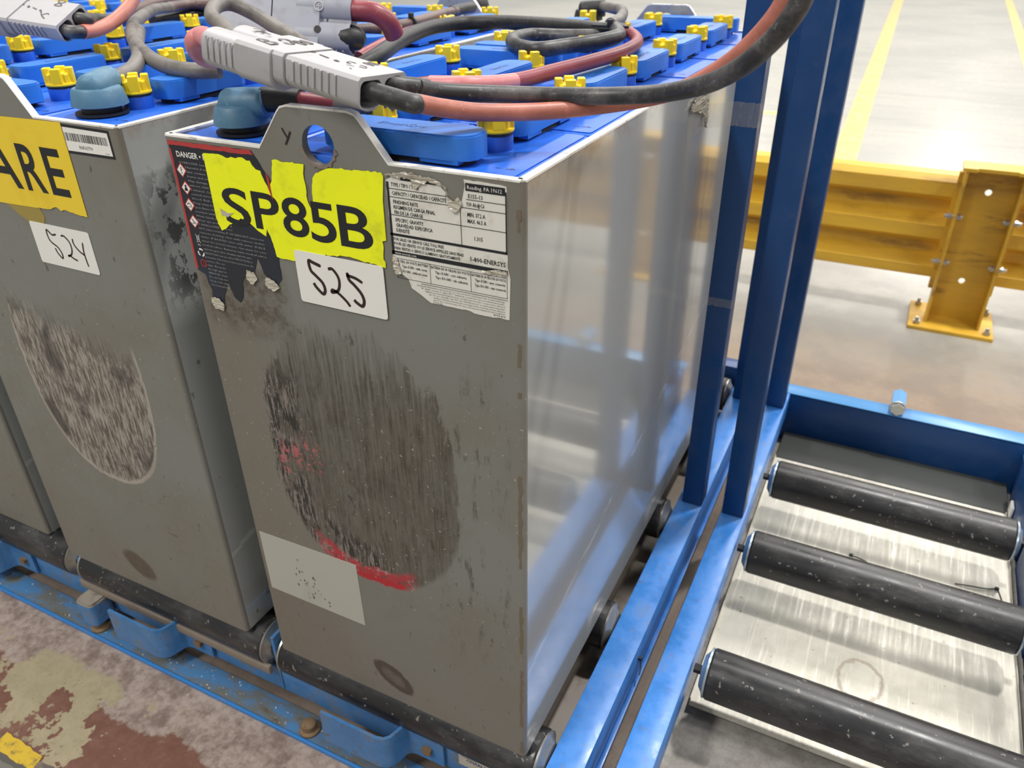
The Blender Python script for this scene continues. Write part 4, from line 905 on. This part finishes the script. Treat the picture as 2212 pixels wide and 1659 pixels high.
# long axis runs from the open end (near 130, 60) to the upper left
MT3 = connector(None, (N3+F3)/2 + (L3-N3)/2, N3-L3, F3-N3, [(0.0, hl3, 1, 'plug_housing', False, lead3), (-hl3, 0.0, -1, 'plug_housing', True, lead3)], 'conn')
T3 = lambda p, z: MT3 @ Vector((p[0], p[1], z)); m = bm_new()
stroke(m, [(x*0.8+0.074, y*0.8+0.022) for x, y in fig8(0, 0, 0.009)], 0.0020, 0.0004, T3)
stroke(m, [(0.055, 0.001), (0.066, -0.010), (0.076, -0.016)], 0.0020, 0.0004, T3); stroke(m, [(0.066, -0.008), (0.072, -0.004), (0.076, -0.006)], 0.0018, 0.0004, T3)
stroke(m, [(-0.006, 0.012), (0.010, 0.012), (0.018, 0.006)], 0.0020, 0.0004, T3); stroke(m, [(0.006, 0.018), (0.012, 0.022), (0.018, 0.018)], 0.0018, 0.0004, T3)
stroke(m, [(-0.012, -0.020), (0.010, -0.026), (0.012, -0.018), (0.000, -0.016), (-0.002, -0.010), (-0.012, -0.012), (-0.012, -0.020)], 0.0022, 0.0004, T3)
stroke(m, [(0.026, 0.006), (0.031, 0.003)], 0.0050, 0.0005, T3); stroke(m, [(0.037, 0.004), (0.047, 0.001)], 0.0024, 0.0005, T3); stroke(m, [(0.053, 0.001), (0.057, -0.001)], 0.0042, 0.0005, T3)
obj('marker_writing', m, 'faint', lead3, smooth=0)
q = lambda x, y, z: MT3 @ Vector((x, y, z))
cable('black_sleeve', [q(hl3-0.02, 0.015, -0.015), q(hl3+0.01, 0.015, -0.016), PD(205, 42, 1.20), PD(240, 44, 1.24)], 0.0092, 'cblack', lead3)
cable('black_sleeve', [q(hl3-0.02, -0.015, -0.015), q(hl3+0.008, -0.015, -0.016), PD(184, 69, 1.13)], 0.0092, 'cblack', lead3)
cable('faded_red_cable', [PD(178, 69, 1.125), PD(205, 65, 1.15), PD(236, 52, 1.18), PD(262, 32, 1.20), PD(282, 8, 1.22), PD(298, -22, 1.24), PD(330, -60, 1.26)], 0.0098, 'csal', lead3)
cable('dark_cable', ZP([(268, 34, .04), (330, 8, .044), (400, -6, .044), (470, -8, .044)]), 0.011, 'cbrn', lead3)

# ================================================================== RACKS
def tbox(name, x0, x1, y0, y1, z0, z1, mat, par, bev=0.0015):
    m = bm_new(); box(m, x0, x1, y0, y1, z0, z1, bev, 2); return obj(name, m, mat, par)
def channel_x(name, x0, x1, y0, y1, z0, z1, mat, par): return tbox(name, x0, x1, y0, y1, z0, z1, mat, par)
def roller(par, x0, x1, y, z=-0.0405, r=0.040, rim='steel'):
    o_ = None
    m = bm_new(); L = x1-x0
    lathe(m, [(0.012, 0.0015), (r-0.002, 0.0015), (r, 0.004), (r, L-0.004), (r-0.002, L-0.0015), (0.012, L-0.0015)], (x0, y, z), (1, 0, 0), 40)
    rl = obj('roller', m, 'roller', par)
    for xe, s in ((x0, -1), (x1, 1)):
        m = bm_new(); lathe(m, [(r*0.97, -0.001), (r*0.985, 0.002), (r*0.80, 0.0045), (r*0.62, 0.010), (r*0.30, 0.0105)], (xe, y, z), (s, 0, 0), 32)
        e = obj('end_cap', m, rim, rl); e.location = (0, 0, 0)
        m = bm_new(); cyl(m, (xe+s*0.014, y, z), (1, 0, 0), 0.0075, 0.018, 6); e = obj('axle', m, 'blk', rl); e.location = (0, 0, 0)
    return rl
M['rim'] = simple('pale blue zinc rim', (0.35, 0.43, 0.50), 0.25, 0.6)

# ---- battery rack --------------------------------------------------------
rk = thing('battery_rack', 'blue roller rack carrying the grey batteries, with two posts at its right side', 'rack', (-0.8, 0.6, FLOOR))
ZT, ZBt = -0.025, -0.100
tbox('side_rail', 0.0245, 0.0725, -0.045, 1.19, ZT-0.005, ZT, 'rack', rk, 0.001)
tbox('rail_web', 0.0665, 0.0725, -0.045, 1.19, ZBt, ZT-0.004, 'rack', rk, 0.001)
tbox('rail_flange', 0.0725, 0.0800, -0.045, 1.19, ZBt, ZBt+0.006, 'rack', rk, 0.001)
tbox('rail_web', 0.0245, 0.0305, -0.045, 1.19, -0.070, ZT-0.004, 'rackd', rk, 0.001)
for y0 in (0.648, 1.083):
    m = bm_new(); box(m, 0.0330, 0.0725, y0, y0+0.040, ZT, 1.90, 0.003, 3); obj('post', m, 'rackc', rk)
tbox('cross_beam', -2.0, 0.0725, 1.19, 1.235, FLOOR, 0.0, 'rackc', rk)
tbox('front_channel', -2.0, 0.0240, 0.012, 0.018, -0.128, -0.078, 'rackd', rk, 0.001)
tbox('channel_lip', -2.0, 0.0240, 0.018, 0.040, -0.128, -0.122, 'rackd', rk, 0.001)
tbox('base_plate', -2.0, 0.0235, -0.034, 0.010, FLOOR, FLOOR+0.005, 'plate', rk, 0.0005)
tbox('base_lip', -2.0, 0.0235, -0.0385, -0.034, FLOOR, FLOOR+0.009, simple('bright blue edge', (0.025, 0.20, 0.55), 0.35, dirt=(0.2, 0.17, 0.14), dscale=50, damt=0.4), rk, 0.001)
for k, xd in enumerate((-0.4505, -0.9125, -1.3745)):
    tbox('divider_plate', xd-0.003, xd+0.003, 0.010, 1.19, -0.125, -0.004, 'rackd', rk, 0.001)
bays = [(-0.432, 0.012), (-0.895, -0.468), (-1.357, -0.930), (-1.82, -1.392)]
for i, (xa, xb) in enumerate(bays):
    for y in (0.034, 0.30, 0.60, 0.90, 1.12):
        if i > 1 and y > 0.5: continue
        roller(rk, xa, xb, y)
tbox('steel_strip', -0.905, -0.456, -0.004, 0.004, -0.078, -0.062, 'strip', rk, 0.001)
# grey tray under the right bay rollers
tbox('drip_pan', -0.44, 0.020, 0.08, 1.16, -0.118, -0.113, 'strip', rk, 0.001)
tbox('drip_pan', -0.905, -0.458, 0.08, 1.16, -0.118, -0.113, 'strip', rk, 0.001)
def hook(x):
    """bent flat bar: front plate, return and bolted flange"""
    z0, z1 = -0.122, -0.056; m = bm_new(); th = 0.005
    c = [(x, -0.034), (x+0.100, -0.034), (x+0.112, -0.031), (x+0.119, -0.024), (x+0.123, -0.012), (x+0.126, 0.000), (x+0.131, 0.006), (x+0.140, 0.0085), (x+0.190, 0.0085)]
    P = [Vector((a, b_, 0)) for a, b_ in c]; Lp = []; Rp = []
    for i, p in enumerate(P):
        t = (P[min(i+1, len(P)-1)]-P[max(0, i-1)]).normalized(); n = Vector((-t.y, t.x, 0))*th/2; Lp.append((p+n).to_2d()); Rp.append((p-n).to_2d())
    prism(m, [tuple(p) for p in Lp] + [tuple(p) for p in reversed(Rp)], [], XY, z0, z1)
    for v in m.verts:
        if v.co.x > x+0.14: v.co.z = -0.122 + (v.co.z+0.122)*(0.70 if v.co.x < x+0.17 else 0.70)
    h = obj('stop_bracket', m, 'rackd', rk)
    m = bm_new(); cyl(m, (x+0.163, 0.003, -0.096), (0, 1, 0), 0.0085, 0.008, 6); e = obj('bolt', m, 'rust', h); e.location = (0, 0, 0)
for x in (-0.327, -0.789, -1.251): hook(x)
def foot(x, block=True):
    m = bm_new(); lathe(m, [(0.017, 0.0), (0.017, 0.004), (0.012, 0.006), (0.0115, 0.016), (0.009, 0.018), (0.0, 0.019)], (x, -0.016, FLOOR+0.005), (0, 0, 1), 16)
    a = obj('anchor_bolt', m, 'rust', rk)
    if block:
        m = bm_new(); prism(m, rrect(x-0.022, x+0.022, -0.034, 0.012, 0.010, 4), [], XY, -0.128, -0.084); obj('levelling_block', m, 'rackd', rk)
        m = bm_new(); prism(m, rrect(x-0.0215, x+0.0215, -0.0335, 0.012, 0.010, 4), [], XY, -0.084, -0.0825); prism(m, rrect(x-0.019, x+0.019, -0.031, 0.012, 0.008, 4), [], XY, -0.0825, -0.079); o = obj('rubber_pad', m, simple('scuffed grey pad', (0.28, 0.25, 0.21), 0.6, dirt=(0.08, 0.06, 0.05), dscale=60, damt=0.8), rk)
foot(-0.379, False); foot(-0.868, True); foot(-1.33, True)
m = bm_new(); prism(m, jag([(-0.1140, -0.103), (-0.1140, -0.062), (0.0200, -0.062), (0.0200, -0.103)], 0.0007, 0.008, 4), [], XZ, 0.0105, 0.0119)
mk = obj('maker_label', m, simple('yellowed label', (0.48, 0.44, 0.36), 0.5, dirt=(0.2, 0.15, 0.1), dscale=60, damt=0.8), rk); mk['label'] = 'small yellowed maker label'
m = bm_new(); text(m, 'DIID', -0.107, -0.0790, 0.0085, 0.024, 0.0103, bold=0.0); text(m, 'MULTI', -0.078, -0.0800, 0.0072, 0.034, 0.0103, bold=0.03); text(m, 'CHARLOTTE', -0.100, -0.0890, 0.0055, 0.050, 0.0103, bold=0.03); bar(m, -0.110, -0.0815, -0.082, -0.0808, 0.0103)
e = obj('lettering', m, simple('blue print', (0.02, 0.035, 0.14), 0.5), mk, smooth=0); e.location = (0, 0, 0)

# ---- empty roller rack ---------------------------------------------------
r2 = thing('roller_rack', 'empty blue rack with three black rollers over a scratched metal pan', 'rack', (0.4, 0.6, FLOOR))
tbox('side_rail', 0.1105, 0.1560, -0.06, 1.165, ZT-0.005, ZT, 'rack', r2, 0.001)
tbox('rail_web', 0.1500, 0.1560, -0.06, 1.165, -0.088, ZT-0.004, 'rack', r2, 0.001)
tbox('rail_web', 0.1105, 0.1160, -0.06, 1.165, -0.088, ZT-0.004, 'rackd', r2, 0.001)
for y0 in (0.648, 1.083):
    m = bm_new(); box(m, 0.1115, 0.1525, y0, y0+0.040, ZT, 1.90, 0.003, 3); obj('post', m, 'rackc', r2)
m = bm_new(); box(m, 0.1105, 1.30, 1.165, 1.171, FLOOR, ZT, 0.001); obj('cross_beam', m, 'rackc', r2)
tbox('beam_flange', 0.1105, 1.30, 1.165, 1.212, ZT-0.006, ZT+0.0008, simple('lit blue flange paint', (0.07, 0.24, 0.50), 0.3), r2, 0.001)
# right side rail with its upright guide plate
tbox('side_rail', 0.6560, 0.7020, -0.06, 1.165, ZT-0.03, ZT-0.025, 'rack', r2, 0.001)
tbox('rail_web', 0.6560, 0.6620, -0.06, 1.165, -0.150, ZT-0.028, 'rackc', r2, 0.001)
tbox('guide_plate', 0.6480, 0.6540, 0.885, 1.10, -0.13, -0.015, 'rackc', r2, 0.001)
tbox('guide_plate', 0.6480, 0.6540, 0.62, 0.862, -0.13, -0.030, 'rackc', r2, 0.001)
tbox('guide_plate', 0.6480, 0.6540, 0.30, 0.58, -0.13, -0.030, 'rackc', r2, 0.001)
for y in (0.279, 0.583, 0.825):
    roller(r2, 0.1830, 0.6180, y, rim='rim')
m = bm_new()
PZ0 = -0.135
box(m, 0.1600, 0.6400, 0.293, 1.045, PZ0-0.002, PZ0); box(m, 0.1590, 0.1605, 0.293, 1.045, PZ0-0.004, PZ0+0.006); box(m, 0.6395, 0.6410, 0.293, 1.045, PZ0-0.004, PZ0+0.006)
box(m, 0.1590, 0.6410, 0.292, 0.2935, PZ0-0.012, PZ0)
obj('drip_pan', m, 'pan', r2, smooth=0)
m = bm_new(); cyl(m, (0.3915, 1.2075, ZT+0.017), (0, 1, 0), 0.0165, 0.062, 6); s = obj('hex_standoff', m, simple('pale blue paint', (0.12, 0.32, 0.60), 0.3), r2, smooth=20)
m = bm_new(); lathe(m, [(0.0168, 0.0), (0.0168, 0.004)], (0.3915, 1.1765, ZT+0.017), (0, -1, 0), 24); cyl(m, (0.3915, 1.1690, ZT+0.0165), (0, 1, 0), 0.0150, 0.008, 6); e = obj('bolt', m, 'zinc', s); e.location = (0, 0, 0)
tbox('beam_shade_strip', 0.160, 0.646, 1.047, 1.164, FLOOR, PZ0+0.001, simple('dark beam shade', (0.045, 0.048, 0.045), 0.6), r2, 0.001)  # dark strip put in for the shade between pan and beam
# pan clip at the back right corner
tbox('pan_clip', 0.6415, 0.6465, 1.02, 1.05, -0.125, -0.100, 'white', r2, 0.0005)

# ---- cable ties and bits ---------------------------------------------------
def tie(label, pts, head):
    m = bm_new(); tube(m, catmull(pts, 6), 0.0011, 6); h = Vector(head); box(m, h.x-0.0035, h.x+0.0035, h.y-0.003, h.y+0.003, h.z-0.001, h.z+0.004, 0.0006, 1)
    o = obj('zip_tie', m, 'blk'); return tag(o, label, 'zip tie', None)
zp = PZ0+0.0013
tie('snipped black zip tie behind the middle roller, near the pan centre', [(0.358, 0.764, zp), (0.366, 0.764, zp+0.001), (0.382, 0.762, zp), (0.402, 0.752, zp)], (0.358, 0.766, zp-0.001))
tie('bent black zip tie on the pan beside the right rail', [(0.545, 0.770, zp), (0.572, 0.774, zp+0.002), (0.598, 0.780, zp+0.001), (0.616, 0.788, zp), (0.622, 0.770, zp), (0.626, 0.745, zp)], (0.616, 0.788, zp))
tie('black zip tie stub stuck to the blue rail left of the gap', [(0.074, 0.272, -0.056), (0.077, 0.268, -0.060), (0.080, 0.262, -0.066), (0.081, 0.252, -0.072)], (0.0752, 0.270, -0.056))

# ---- clear packing tape from the case to the post ------------------------------
def ribbon(name, path, z0, z1, label, cat, mat='clear', seed=0, th=0.0005):
    rnd = random.Random(seed); P = catmull([(a, b_, 0) for a, b_ in path], 6); m = bm_new(); L = []
    for i, p in enumerate(P):
        d = rnd.uniform(-0.0012, 0.0012); L.append([m.verts.new((p.x + rnd.uniform(-.0006, .0006), p.y, z0+d + (z1-z0)*k/3)) for k in range(4)])
    for a, b_ in zip(L, L[1:]):
        for k in range(3): m.faces.new((a[k], b_[k], b_[k+1], a[k+1]))
    bmesh.ops.solidify(m, geom=m.faces[:], thickness=th)
    o = obj(name, m, mat, smooth=60); return tag(o, label, cat)
ribbon('packing_tape', [(0.0012, 0.52), (0.0014, 0.56), (0.004, 0.60), (0.020, 0.633), (0.034, 0.6455), (0.055, 0.6462), (0.0715, 0.6462), (0.0738, 0.6485), (0.0738, 0.665)], 0.700, 0.735, 'crumpled clear tape from the case top edge to the post under the cables', 'tape', seed=2)
ribbon('packing_tape', [(0.0015, 0.615), (0.007, 0.628), (0.016, 0.640), (0.034, 0.6460), (0.055, 0.6462), (0.0715, 0.6462), (0.0738, 0.6485), (0.0738, 0.665)], 0.404, 0.419, 'narrow clear tape strip round the near left post at mid height', 'tape', seed=5)

rnd = random.Random(4); m = bm_new(); prism(m, jag([(0.520, 0.742), (0.560, 0.733), (0.600, 0.722), (0.618, 0.700), (0.612, 0.742), (0.580, 0.756), (0.545, 0.752)], 0.002, 0.006, 4), [], YZ, 0.0008, 0.0016)
bmesh.ops.triangulate(m, faces=m.faces); bmesh.ops.subdivide_edges(m, edges=m.edges, cuts=2)
for v in m.verts: v.co.x += rnd.uniform(0, 0.005)
tag(obj('packing_tape', m, 'crumple', smooth=0), 'wad of dusty crumpled tape stuck under the case rim beside the post', 'tape')

# ================================================================== YELLOW GUARD RAIL
gr = thing('guard_rail', 'yellow corrugated steel guard rail with a bolted channel post', 'barrier', (0.55, 2.10, FLOOR))
GY = 2.085
# corrugated rail behind the post: profile in (y, z)
def rail(x0, x1, par):
    zb, zt = -0.030, 0.292; hgt = zt-zb; pr = [(0.0, 0.0), (0.0, 0.10), (0.055, 0.20), (0.055, 0.295), (0.0, 0.39), (0.0, 0.475), (0.0, 0.52), (0.055, 0.60), (0.055, 0.72), (0.0, 0.81), (0.0, 0.945), (0.018, 1.0), (0.075, 1.0)]
    y0 = GY+0.030; a = [(y0+p, zb+q_*hgt) for p, q_ in pr]; b2 = [(y+0.005, z-0.003) for y, z in a]
    m = bm_new(); prism(m, a + list(reversed(b2)), [], YZ, x0, x1); return obj('rail', m, 'yrail', par, smooth=20)
rail(-1.6, 0.452, gr); rail(0.610, 2.2, gr)
def gpost(x0, x1, par):
    m = bm_new(); zt = 0.335; zb = FLOOR+0.012; yf = GY-0.065; yb = GY+0.005; holes = [list(reversed(circ((x0+x1)/2-0.002, 0.262, 0.0095, 16))), list(reversed(circ((x0+x1)/2-0.002, -0.020, 0.0095, 16)))]
    prism(m, [(x0, zb), (x1, zb), (x1, zt), (x0, zt)], holes, XZ, yb, yb+0.007)
    for xa, xb in ((x0, x0+0.007), (x1-0.007, x1)): box(m, xa, xb, yf, yb+0.002, zb, zt)
    for xa, xb in ((x0-0.012, x0+0.004), (x1-0.004, x1+0.012)): box(m, xa, xb, yb+0.0, yb+0.024, zb+0.09, zt-0.02)
    p = obj('post', m, 'yrail', par, smooth=20)
    m = bm_new(); prism(m, [(x0-0.010, yf-0.006), (x0+0.026, yf-0.006), (x0+0.030, yf+0.004), (x1-0.026, yf+0.004), (x1-0.022, yf-0.006), (x1+0.012, yf-0.006), (x1+0.012, yb+0.02), (x0-0.010, yb+0.02)], [], XY, zt, zt+0.010); obj('post_cap', m, 'yrail', par)
    m = bm_new(); box(m, x0-0.046, x1+0.040, yf-0.045, yb+0.095, FLOOR, FLOOR+0.012, 0.001); bp = obj('base_plate', m, 'yrail', par)
    for xx, yy in ((x0-0.022, yf-0.020), (x1+0.020, yf-0.020), (x0-0.022, yb+0.070), (x1+0.020, yb+0.070)):
        m = bm_new(); cyl(m, (xx, yy, FLOOR+0.018), (0, 0, 1), 0.011, 0.011, 6); cyl(m, (xx, yy, FLOOR+0.027), (0, 0, 1), 0.006, 0.014, 10); e = obj('anchor_nut', m, 'steel', bp); e.location = (0, 0, 0)
    for xx in (x0, x1):
        s = 1 if xx == x0 else -1
        for zz in (0.190, 0.045):
            m = bm_new(); cyl(m, (xx+s*0.013, yf+0.035, zz), (1, 0, 0), 0.011, 0.012, 6); cyl(m, (xx-s*0.010, yf+0.035, zz), (1, 0, 0), 0.010, 0.008, 6); cyl(m, (xx, yf+0.035, zz), (1, 0, 0), 0.006, 0.05, 10); e = obj('bolt', m, 'zinc', p); e.location = (0, 0, 0)
gpost(0.448, 0.604, gr)

# ---- small flakes lying about --------------------------------------------------
rnd = random.Random(12); m = bm_new()
for i in range(170):
    x = rnd.uniform(-1.2, 0.0); y = rnd.choice((rnd.uniform(-0.45, -0.05), rnd.uniform(-0.030, 0.008))); z = FLOOR if y < -0.04 else FLOOR+0.005
    r = rnd.uniform(0.0006, 0.0019); n = 5; a0 = rnd.uniform(0, 6)
    prism(m, [(x+r*math.cos(a0+k*1.26)*rnd.uniform(0.5, 1.2), y+r*math.sin(a0+k*1.26)*rnd.uniform(0.5, 1.2)) for k in range(n)], [], XY, z-0.0002, z+r*0.5)
o = obj('paint_flakes', m, 'chip', smooth=0); tag(o, 'pale paint flakes scattered on the floor and base plate before the batteries', 'debris', kind='stuff')

# ------------------------------------------------------------------ lift the whole set so that the floor lies at z = 0
for o in list(SC.objects):
    if o.parent is None and o.type not in ('CAMERA', 'LIGHT'): o.location.z += UP
    if '_o' in o: del o['_o']
